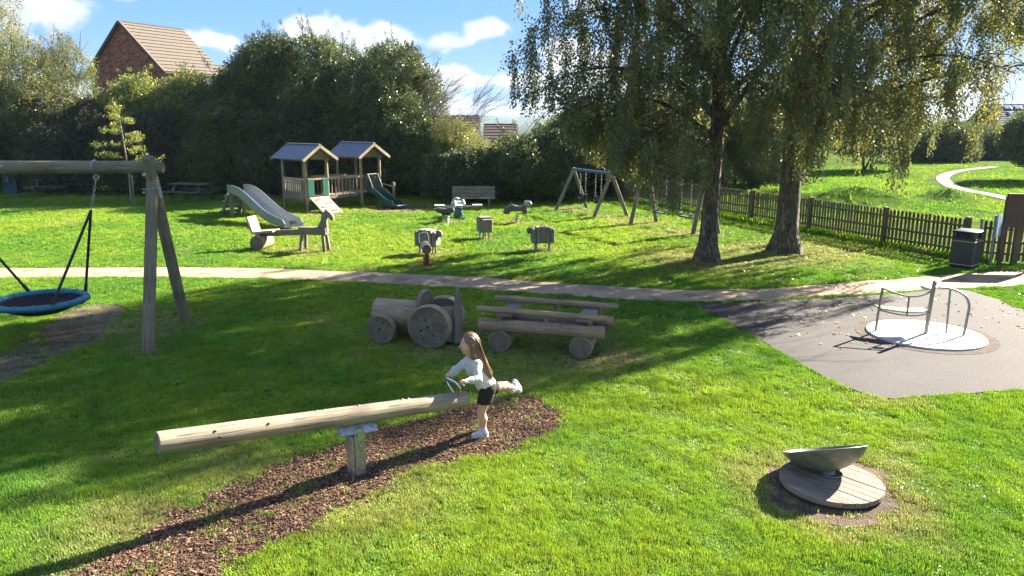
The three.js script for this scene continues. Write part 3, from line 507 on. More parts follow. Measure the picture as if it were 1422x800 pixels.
// ---- log tractor and trailer -------------------------------------------
const wheelPart = (t, name, x, y, z, r, w, endM, mat, seed) => { const g = logGeo(P(0, 0, -w / 2), P(0, 0, w / 2), r, r * 0.985, { seg: 26, rings: 3, wob: 0.025, seed, bevel: 0.012 }); const m = part(t, name, g.side, mat); m.position.set(x, y, z); m.rotation.z = seed; part(m, 'sawn_face', g.c0, endM); part(m, 'sawn_face', g.c1, endM);
  const hub = (q, R) => part(m, 'bolt_hole', at(disc(R, 0.006, 12), q[0], q[1], w / 2 + 0.002, Math.PI / 2, 0, 0), M.black); hub([0.01, 0], 0.022); hub([0.12, -0.06], 0.016); if (r > 0.3) { hub([-0.14, 0.04], 0.018); hub([0.05, 0.12], 0.02); } return m; };
{
  const turn = -15.3 * D2R, t = thing('log_tractor', 'weathered log play tractor with sawn log wheels', 'play tractor', [-1.58, 0, -11.78], turn), W = M.tractorWood;
  logPart(t, 'bonnet', P(-0.66, 0.43, -0.02), P(0.16, 0.43, -0.02), 0.225, 0.22, W, M.endGrain, { seg: 22, rings: 8, seed: 2 });
  part(t, 'chassis', at(plank(1.1, 0.12, 0.22, 0.02), 0.05, 0.2, 0), M.darkWood);
  for (const z of [0.29, -0.29]) wheelPart(t, 'front_wheel', -0.44, 0.235, z, 0.24, 0.13, M.endGrain, W, 1.3 + z);
  for (const z of [0.32, -0.33]) wheelPart(t, 'rear_wheel', 0.40, 0.345, z, 0.35, 0.15, M.endGrain, W, 2.1 + z);
  for (const [x, y] of [[-0.44, 0.235], [0.40, 0.345]]) part(t, 'axle', logWhole(P(x, y, -0.26), P(x, y, 0.26), 0.05, 0.05, { seg: 8, rings: 1 }), M.darkWood);
  logPart(t, 'seat_post', P(0.60, 0.05, 0.0), P(0.60, 0.58, 0.0), 0.13, 0.125, W, M.endGrain, { seg: 16, rings: 4, seed: 6 });
  part(t, 'seat_back', at(slab([[-0.09, 0], [0.09, 0], [0.085, 0.5], [0.05, 0.75], [0, 0.88], [-0.05, 0.72], [-0.085, 0.5]], 0.05), 0.77, 0.05, 0.06, 0, 1.2, 0), M.greyWood);
  { const g = logGeo(P(0, 0, -0.035), P(0, 0, 0.035), 0.165, 0.165, { seg: 20, rings: 1, seed: 5 }); const m = part(t, 'steering_wheel', g.side, M.greyWood); part(m, 'sawn_face', g.c0, M.endGrain); part(m, 'sawn_face', g.c1, M.endGrain); m.position.set(0.21, 0.70, 0.02); m.rotation.set(0.15, 1.2, 0); m.rotation.order = 'YXZ'; part(t, 'steering_column', beam(P(0.12, 0.5, 0.02), P(0.20, 0.7, 0.02), 0.05, 0.05), M.darkWood); }
}
{
  const turn = -15.3 * D2R, t = thing('log_trailer', 'log play trailer with rail sides behind the tractor', 'play trailer', [0.50, 0, -11.25], turn), W = M.tractorWood, D = wood(0.42, 0.30, 0.19);
  for (const x of [-0.66, 0.60]) logPart(t, 'log_wheel', P(x + 0.02, 0.165, 0.30), P(x - 0.02, 0.165, -0.52), 0.175, 0.17, W, x > 0 ? M.endGrain : M.endGrain, { seg: 22, rings: 6, seed: x, wob: 0.04 });
  logPart(t, 'side_log', P(-0.98, 0.405, 0.22), P(0.96, 0.405, 0.22), 0.1, 0.096, D, M.endGrain, { seg: 16, rings: 12, seed: 7 });
  logPart(t, 'side_log', P(-0.72, 0.42, -0.36), P(1.02, 0.42, -0.36), 0.1, 0.096, D, M.endGrain, { seg: 16, rings: 12, seed: 9 });
  for (const [z, k] of [[-0.24, 1], [-0.06, 2], [0.1, 3]]) part(t, 'floor_log', logWhole(P(-0.7, 0.37, z), P(0.95, 0.37, z), 0.06, 0.06, { seg: 10, rings: 6, seed: k }), M.darkWood);
  logPart(t, 'rail', P(-1.02, 0.655, 0.24), P(1.0, 0.63, 0.24), 0.05, 0.047, D, M.endGrain, { seg: 12, rings: 12, seed: 11, wob: 0.06 });
  logPart(t, 'rail', P(-0.92, 0.68, -0.42), P(1.08, 0.66, -0.42), 0.05, 0.047, D, M.endGrain, { seg: 12, rings: 12, seed: 13, wob: 0.06 });
  for (const [x, z] of [[-0.66, 0.23], [0.10, 0.23], [0.74, 0.23], [-0.62, -0.4], [0.14, -0.4], [0.78, -0.4]]) { const tl = (hash3(x * 100 | 0, 3, z * 9 | 0) - 0.5) * 0.12; part(t, 'upright', beam(P(x, 0.44, z), P(x + tl, 0.645, z), 0.045, 0.045), M.greyWood); }
  for (const x of [-0.58, 0.66]) part(t, 'seat_plank', at(plank(0.24, 0.045, 0.78, 0.01), x, 0.585, -0.1), M.greyWood);
  for (const x of [-0.58, 0.66]) part(t, 'seat_support', at(plank(0.08, 0.12, 0.6, 0.01), x, 0.50, -0.1), M.darkWood);
}

// ---- wooden horse and cart ride ----------------------------------------
{
  const t = thing('wooden_horse_cart', 'wooden horse ride with plank body and a log roller seat behind', 'horse ride', [-5.35, 0, -20.25], -12 * D2R), W = wood(0.24, 0.2, 0.16);
  part(t, 'body', at(plank(0.78, 0.2, 0.24, 0.02), 0, 0.56, 0), W);
  for (const [x, z, s] of [[-0.3, 0.1, -1], [-0.3, -0.12, -1], [0.3, 0.1, 1], [0.3, -0.12, 1]]) part(t, 'leg', beam(P(x + s * 0.0, 0.5, z), P(x + s * 0.05, -0.05, z * 1.4), 0.075, 0.075), W);
  part(t, 'neck', at(slab([[-0.16, -0.05], [0.16, -0.06], [0.17, 0.12], [0.16, 0.26], [0.19, 0.36], [0.26, 0.30], [0.31, 0.25], [0.36, 0.27], [0.36, 0.36], [0.27, 0.47], [0.20, 0.52], [0.16, 0.58], [0.12, 0.50], [0.06, 0.44], [0.0, 0.25], [-0.10, 0.08]], 0.12), 0.24, 0.60, 0), W);
  part(t, 'rein_handle', tube([P(0.33, 0.83, -0.13), P(0.36, 0.84, 0), P(0.33, 0.83, 0.13)], 0.014, 8, 6), M.steel);
  part(t, 'shaft', beam(P(-0.3, 0.52, 0), P(-1.72, 0.42, 0), 0.16, 0.09, 0.012), W);
  part(t, 'seat', at(plank(0.62, 0.06, 0.42, 0.012), -1.42, 0.5, 0, 0, 0, 0.1), M.paleWood);
  part(t, 'seat_back', at(plank(0.06, 0.48, 0.44, 0.012), -1.78, 0.67, 0, 0, 0, 0.32), M.paleWood);
  logPart(t, 'roller', P(-1.55, 0.2, 0.3), P(-1.55, 0.2, -0.3), 0.21, 0.205, M.tractorWood, M.endGrain, { seg: 20, rings: 4, seed: 5 });
  for (const z of [0.2, -0.2]) part(t, 'cheek', at(plank(0.14, 0.24, 0.05), -1.55, 0.34, z), W);
}

// ---- wooden sheep -------------------------------------------------------
function sheep(x, z, turn, label, mat) {
  const t = thing('wooden_sheep', label, 'wooden sheep', [x, 0, z], turn, 'carved wooden sheep on the lawn');
  const hs = [0.395, 0.44, 0.45, 0.445, 0.40];                        // body: five upright fleece blocks with slits between them
  hs.forEach((h, i) => { const e = i === 0 || i === 4, g = new RoundedBoxGeometry(e ? 0.126 : 0.1252, h, e ? 0.34 : 0.375, 3, e ? 0.05 : 0.022); grainUV(g, i); part(t, 'fleece_block', at(g, (i - 2) * 0.126, 0.225 + h / 2, 0), mat); });
  part(t, 'body_core', at(plank(0.56, 0.28, 0.24, 0.03), 0, 0.42, 0), mat);
  for (const [lx, lz] of [[-0.19, 0.09], [-0.19, -0.09], [0.19, 0.09], [0.19, -0.09]]) part(t, 'leg', logWhole(P(lx, -0.05, lz), P(lx, 0.28, lz), 0.026, 0.026, { seg: 8, rings: 2, bevel: 0.005 }), M.paleWood);
  part(t, 'head', at(slab([[-0.06, -0.07], [0.07, -0.08], [0.11, -0.02], [0.09, 0.06], [0.02, 0.1], [-0.06, 0.08]], 0.1, 0.015), -0.33, 0.56, 0, 0, Math.PI, 0), mat);
  for (const s of [-1, 1]) part(t, 'horn', tube([P(-0.26, 0.63, s * 0.03), P(-0.28, 0.71, s * 0.06), P(-0.25, 0.74, s * 0.09)], 0.009, 8, 5), M.steel);
  return t;
}
sheep(-2.23, -19.75, Math.PI - 0.35, 'grey wooden sheep standing behind the red posted springer', M.greyWood);
sheep(-0.82, -22.4, -1.25, 'slim wooden sheep seen nearly end on in sunlit grass', M.greyWood);
sheep(0.83, -20.3, 0.12, 'wooden sheep standing side on at the edge of the tree shadow', M.greyWood);

// ---- springers ----------------------------------------------------------
const coil = (r, h, n, w) => { const p = []; for (let k = 0; k <= n * 12; k++) { const a = k / 12 * 6.283; p.push(P(Math.cos(a) * r, h * k / (n * 12), Math.sin(a) * r)); } return tube(p, w, n * 14, 6); };
{
  const t = thing('log_springer', 'short log ride on a red post beside the gravel path', 'springer', [-2.09, 0, -18.2], 0.35);
  part(t, 'post', at(beam(P(0, -0.05, 0), P(0.02, 0.34, -0.01), 0.085, 0.085, 0.02), 0, 0, 0), M.redPaint);
  part(t, 'spring', at(coil(0.075, 0.2, 4, 0.014), 0, 0.02, 0), M.redPaint);
  logPart(t, 'log_seat', P(-0.02, 0.42, 0.13), P(0.06, 0.44, -0.38), 0.118, 0.115, M.paleWood, M.endGrain, { seg: 18, rings: 4, seed: 4 });
  part(t, 'handle', tube([P(-0.1, 0.52, -0.28), P(-0.08, 0.74, -0.3), P(0.1, 0.76, -0.3), P(0.14, 0.54, -0.28)], 0.013, 16, 6), M.steel);
}
{
  const t = thing('bird_springer', 'small dark bird rider on a coil spring with curved neck', 'springer', [-2.28, 0, -26.1], 0.2), m = std(col(0.09, 0.09, 0.085), 0.6, { map: T.fine });
  part(t, 'spring', at(coil(0.1, 0.26, 4, 0.018), 0, 0, 0), M.galv); part(t, 'base', at(plank(0.3, 0.04, 0.3), 0, 0.28, 0), M.darkWood);
  part(t, 'body', at(slab([[-0.42, 0.16], [-0.34, 0.05], [-0.1, -0.02], [0.2, 0.0], [0.3, 0.1], [0.24, 0.2], [0, 0.17], [-0.24, 0.2]], 0.22, 0.03), 0, 0.32, 0), m);
  part(t, 'neck', tube([P(0.2, 0.45, 0), P(0.3, 0.6, 0), P(0.26, 0.74, 0), P(0.36, 0.82, 0), P(0.47, 0.78, 0)], 0.045, 20, 8), M.whitePaint);
  part(t, 'handle', tube([P(0.16, 0.55, -0.15), P(0.16, 0.58, 0), P(0.16, 0.55, 0.15)], 0.014, 8, 6), M.steel);
}
{
  const t = thing('rabbit_springer', 'grey beast rider on a short pale post at the swings', 'springer', [0.15, 0, -25.9], 0.15), m = std(col(0.12, 0.12, 0.135), 0.6, { map: T.fine });
  part(t, 'post', at(coil(0.08, 0.3, 4, 0.018), 0, 0, 0), M.paleWood);
  part(t, 'body', at(slab([[-0.45, -0.08], [-0.42, 0.08], [-0.25, 0.2], [-0.1, 0.22], [0.12, 0.16], [0.3, 0.18], [0.38, 0.05], [0.36, -0.1], [0.24, -0.1], [0.18, 0.0], [-0.2, 0.0], [-0.28, -0.1]], 0.24, 0.03), 0, 0.42, 0), m);
  part(t, 'head', at(slab([[-0.12, -0.06], [0.1, -0.08], [0.16, 0.0], [0.1, 0.1], [-0.1, 0.1]], 0.16, 0.02), 0.38, 0.66, 0), M.galv);
  for (const s of [-1, 1]) part(t, 'ear', at(slab([[-0.04, 0], [0.04, 0], [0.0, 0.16]], 0.03, 0.005), -0.18, 0.6, s * 0.07), m);
}
{
  const t = thing('four_seat_springer', 'blue springer table with four flat seats before the bench', 'springer', [-1.94, 0, -27.3], 0.1);
  part(t, 'drum', at(lathe([[0, 0], [0.17, 0], [0.17, 0.2], [0.14, 0.24], [0.14, 0.34], [0.19, 0.38], [0, 0.38]], 18), 0, 0, 0), M.bluePaint);
  part(t, 'frame_bar', at(plank(1.5, 0.05, 0.1), 0, 0.42, 0), M.galv); part(t, 'frame_bar', at(plank(0.1, 0.05, 1.3), 0, 0.475, 0), M.galv);
  for (const [x, z, y] of [[-0.68, 0, 0.46], [0.68, 0, 0.46], [0, 0.58, 0.52], [0, -0.58, 0.52]]) part(t, 'seat', at(new RoundedBoxGeometry(z ? 0.3 : 0.36, 0.04, z ? 0.36 : 0.3, 2, 0.018), x, y, z), M.alu);
  for (const x of [-0.16, 0.16]) { const g = lathe([[0.1, 0], [0.085, 0.08], [0.05, 0.16], [0, 0.19]], 12); part(t, 'hand_knob', at(g, x, 0.5, 0.0), M.whitePaint); }
}

// ---- steel slide --------------------------------------------------------
{
  const a = V3(-10.15, 1.02, -27.9), b = V3(-6.95, 0.2, -23.95), d = V3(b.x - a.x, 0, b.z - a.z), L = d.length(); d.normalize();
  const t = thing('steel_slide', 'wide stainless steel slide with high sides on timber steps', 'slide', [a.x, 0, a.z], -Math.atan2(d.z, d.x));
  const prof = []; for (let k = 0; k <= 24; k++) { const f = k / 24, y = f < 0.08 ? 0.92 : f > 0.82 ? mix(0.2, 0.16, (f - 0.82) / 0.18) : mix(0.92, 0.2, 0.5 - 0.5 * Math.cos(Math.PI * Math.pow((f - 0.08) / 0.74, 0.95)) * 1) ; prof.push([f * L, y]); }
  const bed = []; for (const [x, y] of prof) bed.push([x, y]); for (const [x, y] of prof.slice().reverse()) bed.push([x, y - 0.025]);
  part(t, 'chute', slab(bed, 0.56, 0), M.steel);
  for (const s of [-1, 1]) {
    const pts = prof.map(([x, y]) => [x, y - 0.04]), n = prof.length, top = prof.map(([x, y], k) => { const f = k / (n - 1), h = f < 0.04 ? 0.2 : f > 0.96 ? 0.08 : 0.2 + 0.1 * Math.sin(Math.min(1, f * 1.1) * 3.14); return [x, y + h]; }).reverse();
    part(t, 'side_panel', at(slab([...pts, ...top], 0.035, 0.004), 0, 0, s * 0.30), M.galv);
    part(t, 'top_rail', tube(top.map(([x, y]) => P(x, y, s * 0.30)), 0.028, 60, 8), M.galv);
    part(t, 'post', at(plank(0.11, 0.95, 0.11, 0.01), 0.06, 0.42, s * 0.22), M.greyWood); part(t, 'post', at(plank(0.09, 0.35, 0.09, 0.01), L * 0.86, 0.08, s * 0.2), M.greyWood);
  }
  for (let k = 0; k < 4; k++) part(t, 'step', at(plank(0.24, 0.07, 0.75, 0.01), -0.16 - 0.2 * k, 0.72 - 0.2 * k, 0), M.greyWood);
  for (const s of [-1, 1]) part(t, 'stringer', beam(P(0, 0.8, s * 0.3), P(-0.85, -0.05, s * 0.3), 0.14, 0.05), M.greyWood);
}

// ---- play tower with two roofed cabins, bridge, ramp and slide ----------
{
  const ang = -41 * D2R, t = thing('play_tower', 'timber play tower with two felt roofed cabins, rope bridge, ramp and slide', 'play tower', [-7.83, 0, -28.97], ang), W = M.honeyWood;
  // local x runs to the gable ends that face the lawn, local -z to the second cabin
  const U = 1.55, WD = 0.95, GAP = 1.65;
  const cabin = (z0, second) => {
    const px = [0, -U], pz = [z0, z0 - WD];
    for (const x of px) for (const z of pz) logPart(t, 'post', P(x, -0.05, z), P(x, 2.02, z), 0.062, 0.06, x && z === pz[0] ? M.greyWood : W, M.endPale, { seg: 12, rings: 5, seed: x + z });
    for (let k = 0; k < 5; k++) part(t, 'floor_board', at(plank(U - 0.1, 0.04, WD / 5 - 0.012), -U / 2, 0.56, z0 - WD / 10 - k * WD / 5), M.honeyWood);
    for (const z of pz) part(t, 'floor_joist', at(plank(U, 0.12, 0.05), -U / 2, 0.47, z + (z === pz[0] ? -0.085 : 0.085)), M.greyWood);
    // roof: two slopes of three overlapping felt boards, ridge along x
    const rl = U + 0.62, mz = z0 - WD / 2, half = WD / 2 + 0.30, rise = 0.52, sl = Math.hypot(half, rise), tilt = Math.atan2(rise, half), rf = new THREE.Group(); rf.name = 'roof'; t.add(rf);
    for (const s of [-1, 1]) for (let k = 0; k < 4; k++) { const f = (k + 0.5) / 4; part(rf, 'felt_board', at(plank(rl, 0.022, sl / 4 + 0.025, 0.004), -U / 2, 2.0 + rise * f + 0.02 - 0.006 * (k % 2), mz + s * half * (1 - f), s * (tilt + 0.03), 0, 0), M.felt); }
    part(rf, 'ridge_cap', at(plank(rl + 0.02, 0.03, 0.12, 0.01), -U / 2, 2.0 + rise + 0.045, mz), M.felt);
    for (const x of [rl / 2 - U / 2 + 0.012, -rl / 2 - U / 2 - 0.012]) {
      for (const s of [-1, 1]) part(rf, 'barge_board', at(plank(0.03, 0.11, sl + 0.04, 0.006), x, 2.0 + rise / 2 - 0.02, mz + s * half / 2, s * tilt, 0, 0), M.paleWood);
    }
    for (const x of [0.0, -U]) part(rf, 'gable_panel', at(slab([[-half + 0.12, 0], [half - 0.12, 0], [0, rise * 0.88]], 0.03, 0.004), x, 2.0, mz, 0, Math.PI / 2, 0), M.honeyWood);
    for (const z of pz) part(rf, 'wall_plate', at(plank(U + 0.3, 0.09, 0.07), -U / 2, 1.98, z + (z === pz[0] ? 0.005 : -0.005)), W);
  };
  cabin(0, false); cabin(-(WD + GAP), true);
  const picketRow = (a, b, y0, y1, n, mat) => { for (let k = 0; k < n; k++) { const p = V3().lerpVectors(a, b, (k + 0.5) / n); const dir = V3().subVectors(b, a); part(t, 'baluster', at(plank(0.075, y1 - y0, 0.022, 0.004), p.x, (y0 + y1) / 2, p.z, 0, -Math.atan2(dir.z, dir.x), 0), mat); }
    for (const y of [y0 + 0.1, y1 - 0.1]) part(t, 'guard_rail', beam(P(a.x, y, a.z), P(b.x, y, b.z), 0.04, 0.06), mat); };
  picketRow(P(-U + 0.06, 0, 0.05), P(-0.08, 0, 0.05), 0.42, 1.2, 11, M.greyWood);
  picketRow(P(-U - 0.05, 0, -0.08), P(-U - 0.05, 0, -WD + 0.08), 0.42, 1.2, 7, M.greyWood);
  picketRow(P(-U + 0.06, 0, -WD - 0.0), P(-U + 0.5, 0, -WD - 0.0), 0.42, 1.2, 4, M.paleWood);
  part(t, 'top_rail', beam(P(-U, 1.24, 0.0), P(0, 1.24, 0.0), 0.09, 0.09), M.paleWood); part(t, 'top_rail', beam(P(0, 1.24, -0.05), P(0, 1.24, -WD + 0.05), 0.07, 0.07), M.honeyWood);
  // far cabin guards
  picketRow(P(-U + 0.06, 0, -WD * 2 - GAP), P(-0.08, 0, -WD * 2 - GAP), 0.42, 1.2, 10, M.greyWood);
  picketRow(P(-U - 0.05, 0, -WD - GAP - 0.08), P(-U - 0.05, 0, -WD * 2 - GAP + 0.08), 0.42, 1.2, 7, M.greyWood);
  // bridge
  const b0 = -WD - 0.05, b1 = -WD - GAP + 0.05;
  for (let k = 0; k < 11; k++) { const f = (k + 0.5) / 11; part(t, 'bridge_board', at(plank(0.85, 0.04, 0.115), -0.62, 0.56 - 0.05 * Math.sin(f * 3.14), mix(b0, b1, f)), M.paleWood); }
  for (const x of [-0.14, -1.1]) {
    part(t, 'bridge_rail', beam(P(x, 1.24, b0 + 0.1), P(x, 1.24, b1 - 0.1), 0.07, 0.11), x > -0.5 ? M.paleWood : M.honeyWood);
    part(t, 'bridge_bearer', beam(P(x, 0.48, b0), P(x, 0.48, b1), 0.06, 0.1), M.greyWood);
    for (let k = 0; k < 9; k++) { const z = mix(b0, b1, (k + 0.5) / 9); part(t, 'bridge_baluster', x > -0.5 && k % 2 ? tube([P(x, 1.22, z - 0.03), P(x, 0.9, z), P(x, 0.55, z + 0.03)], 0.012, 4, 5) : at(plank(0.05, 0.68, 0.03, 0.004), x, 0.88, z), x > -0.5 && k % 2 ? M.galv : M.honeyWood); }
  }
  // green entrance boards and climbing ramp on the near cabin
  for (const z of [-0.14, -WD + 0.14]) part(t, 'entrance_panel', at(plank(0.035, 0.66, 0.27, 0.01), 0.075, 0.93, z), M.green);
  const rm = new THREE.Group(); rm.name = 'ramp'; t.add(rm); rm.position.set(0.06, 0.56, -WD / 2); rm.rotation.z = -0.54;
  for (let k = 0; k < 4; k++) part(rm, 'ramp_board', at(plank(1.1, 0.03, 0.21, 0.004), 0.55, 0, -0.315 + k * 0.21 + 0.0), M.paleWood);
  for (let k = 0; k < 4; k++) part(rm, 'foothold', at(plank(0.06, 0.035, 0.24), 0.2 + 0.24 * k, 0.03, (k % 2 ? -1 : 1) * 0.17), M.greyWood);
  for (const s of [-1, 1]) part(rm, 'ramp_bearer', at(plank(1.08, 0.1, 0.05), 0.55, -0.066, s * 0.3), M.greyWood);
  // green slide on the far cabin
  const z0 = -(WD + GAP) - WD / 2, SL = 1.75, n = 18, prof = []; for (let k = 0; k <= n; k++) { const f = k / n; prof.push([f * SL, f < 0.12 ? 0.6 : f > 0.8 ? 0.14 : mix(0.6, 0.14, 0.5 - 0.5 * Math.cos(Math.PI * (f - 0.12) / 0.68))]); }
  part(t, 'slide_chute', at(slab([...prof, ...prof.slice().reverse().map(([x, y]) => [x, y - 0.03])], 0.46, 0), 0.06, 0, z0), M.greenDark);
  for (const s of [-1, 1]) part(t, 'slide_side', at(slab([...prof.map(([x, y]) => [x, y - 0.06]), ...prof.map(([x, y], k) => [x, y + (k < 2 ? 0.72 : k < 4 ? mix(0.72, 0.24, (k - 1) / 3) : k > n - 2 ? 0.06 : 0.2)]).reverse()], 0.05, 0.012), 0.06, 0, z0 + s * 0.25), M.greenDark);
  part(t, 'slide_bar', tube([P(0.1, 1.3, z0 - 0.26), P(0.1, 1.3, z0 + 0.26)], 0.022, 3, 8), M.paleWood);
  part(t, 'slide_lip', at(plank(0.16, 0.03, 0.42, 0.008), SL + 0.1, 0.15, z0), M.alu);
  logPart(t, 'stub_post', P(0.55, -0.05, z0 - 0.75), P(0.55, 0.95, z0 - 0.75), 0.062, 0.06, W, M.endPale, { seg: 12, rings: 3 });
  part(t, 'step_rail', beam(P(0.02, 0.9, z0 - 0.5), P(0.55, 0.75, z0 - 0.75), 0.05, 0.05), W);
}

// ---- bench --------------------------------------------------------------
{
  const t = thing('park_bench', 'grey timber bench with slatted back against the dark hedge', 'bench', [-1.55, 0, -30.75], 0.02), W = M.benchWood;
  for (let k = 0; k < 3; k++) part(t, 'back_slat', at(plank(1.72, 0.135, 0.035), 0, 0.50 + 0.145 * k, 0.12 - 0.012 * k), W);
  for (let k = 0; k < 3; k++) part(t, 'seat_slat', at(plank(1.72, 0.035, 0.13), 0, 0.42, -0.03 - 0.145 * k), W);
  part(t, 'apron', at(plank(1.72, 0.07, 0.05), 0, 0.385, 0.16), M.paleWood);
  for (const x of [-0.62, 0.62]) { part(t, 'leg', at(plank(0.09, 0.9, 0.08), x, 0.4, 0.06), W); part(t, 'leg', at(plank(0.09, 0.42, 0.08), x, 0.18, -0.34), W); part(t, 'arm', at(plank(0.07, 0.05, 0.46), x, 0.375, -0.12), W); }
}

// ---- swing sets ---------------------------------------------------------
function swingSet(label, frames, H, seats, dims) {
  const o = frames[0].c, t = thing('swing_set', label, 'swing set', [o[0], 0, o[1]], 0, 'timber swing sets by the fence'), W = M.greyWood;
  const tops = frames.map((f) => P(f.c[0] - o[0], H, f.c[1] - o[1]));
  frames.forEach((f, k) => { for (const l of [f.a, f.b]) { const e = P(l[0] - o[0], -0.08, l[1] - o[1]), dir = V3().subVectors(tops[k], e); part(t, 'leg', beam(e, e.clone().addScaledVector(dir, 1.03), 0.13, 0.13, 0.03), W); } boltOn(t, tops[k].clone().add(V3(0, -0.05, 0.1)), V3(0, 0, 1), 0.025); });
  const dir = V3().subVectors(tops[1], tops[0]).normalize();
  part(t, 'beam', tube([tops[0].clone().addScaledVector(dir, -0.1), tops[1].clone().addScaledVector(dir, 0.1)], 0.055, 3, 12), M.bluePaint);
  for (const f of seats) {
    const c = V3().lerpVectors(tops[0], tops[1], f), w = dims.w, s = thing(dims.cradle ? 'cradle_swing' : 'flat_swing', label.includes('small') ? `cradle swing seat at the ${f < 0.5 ? 'hedge' : 'lawn'} end of the small blue beamed swing set` : f < 0.5 ? 'flat swing seat of the taller set, at the end toward the small swing set' : 'flat swing seat of the taller set, at the end by the birch trunk', 'swing seat', [o[0] + c.x, dims.y, o[1] + c.z], -Math.atan2(dir.z, dir.x), label.includes('small') ? 'cradle seats of the small swing set' : 'flat seats of the tall swing set');
    for (const q of [-w, w]) part(s, 'chain', chainGeo(P(q, dims.up, 0), P(q, H - dims.y - 0.05, 0), 0.024, 0.008), M.galv);
    if (dims.cradle) { part(s, 'cradle_shell', lathe([[0.04, -0.12], [0.15, -0.11], [0.17, 0.02], [0.16, 0.02], [0.14, -0.09], [0.04, -0.1]], 16), M.rubber); for (const q of [-w, w]) part(s, 'cradle_hanger', beam(P(q, dims.up + 0.02, 0), P(q * 0.9, -0.02, 0), 0.03, 0.2), M.rubber); }
    else { part(s, 'seat_plate', new RoundedBoxGeometry(2 * w + 0.06, 0.04, 0.18, 2, 0.018), M.rubber); for (const q of [-w, w]) part(s, 'hanger', at(plank(0.03, dims.up + 0.02, 0.14, 0.004), q, dims.up / 2, 0), M.galv); }
  }
}
swingSet('small swing set with blue beam and splayed grey timber legs', [{ c: [2.42, -29.95], a: [1.66, -29.43], b: [3.04, -30.5] }, { c: [3.6, -27.6], a: [2.92, -27.24], b: [4.29, -27.86] }], 1.58, [0.27, 0.68], { w: 0.19, y: 0.52, up: 0.14, cradle: true });
swingSet('taller swing set with timber legs next to the birch trunk', [{ c: [4.53, -25.9], a: [4.04, -25.7], b: [5.02, -26.07] }, { c: [6.0, -23.4], a: [5.61, -23.3], b: [6.45, -23.4] }], 2.2, [0.3, 0.7], { w: 0.22, y: 0.45, up: 0.1, cradle: false });

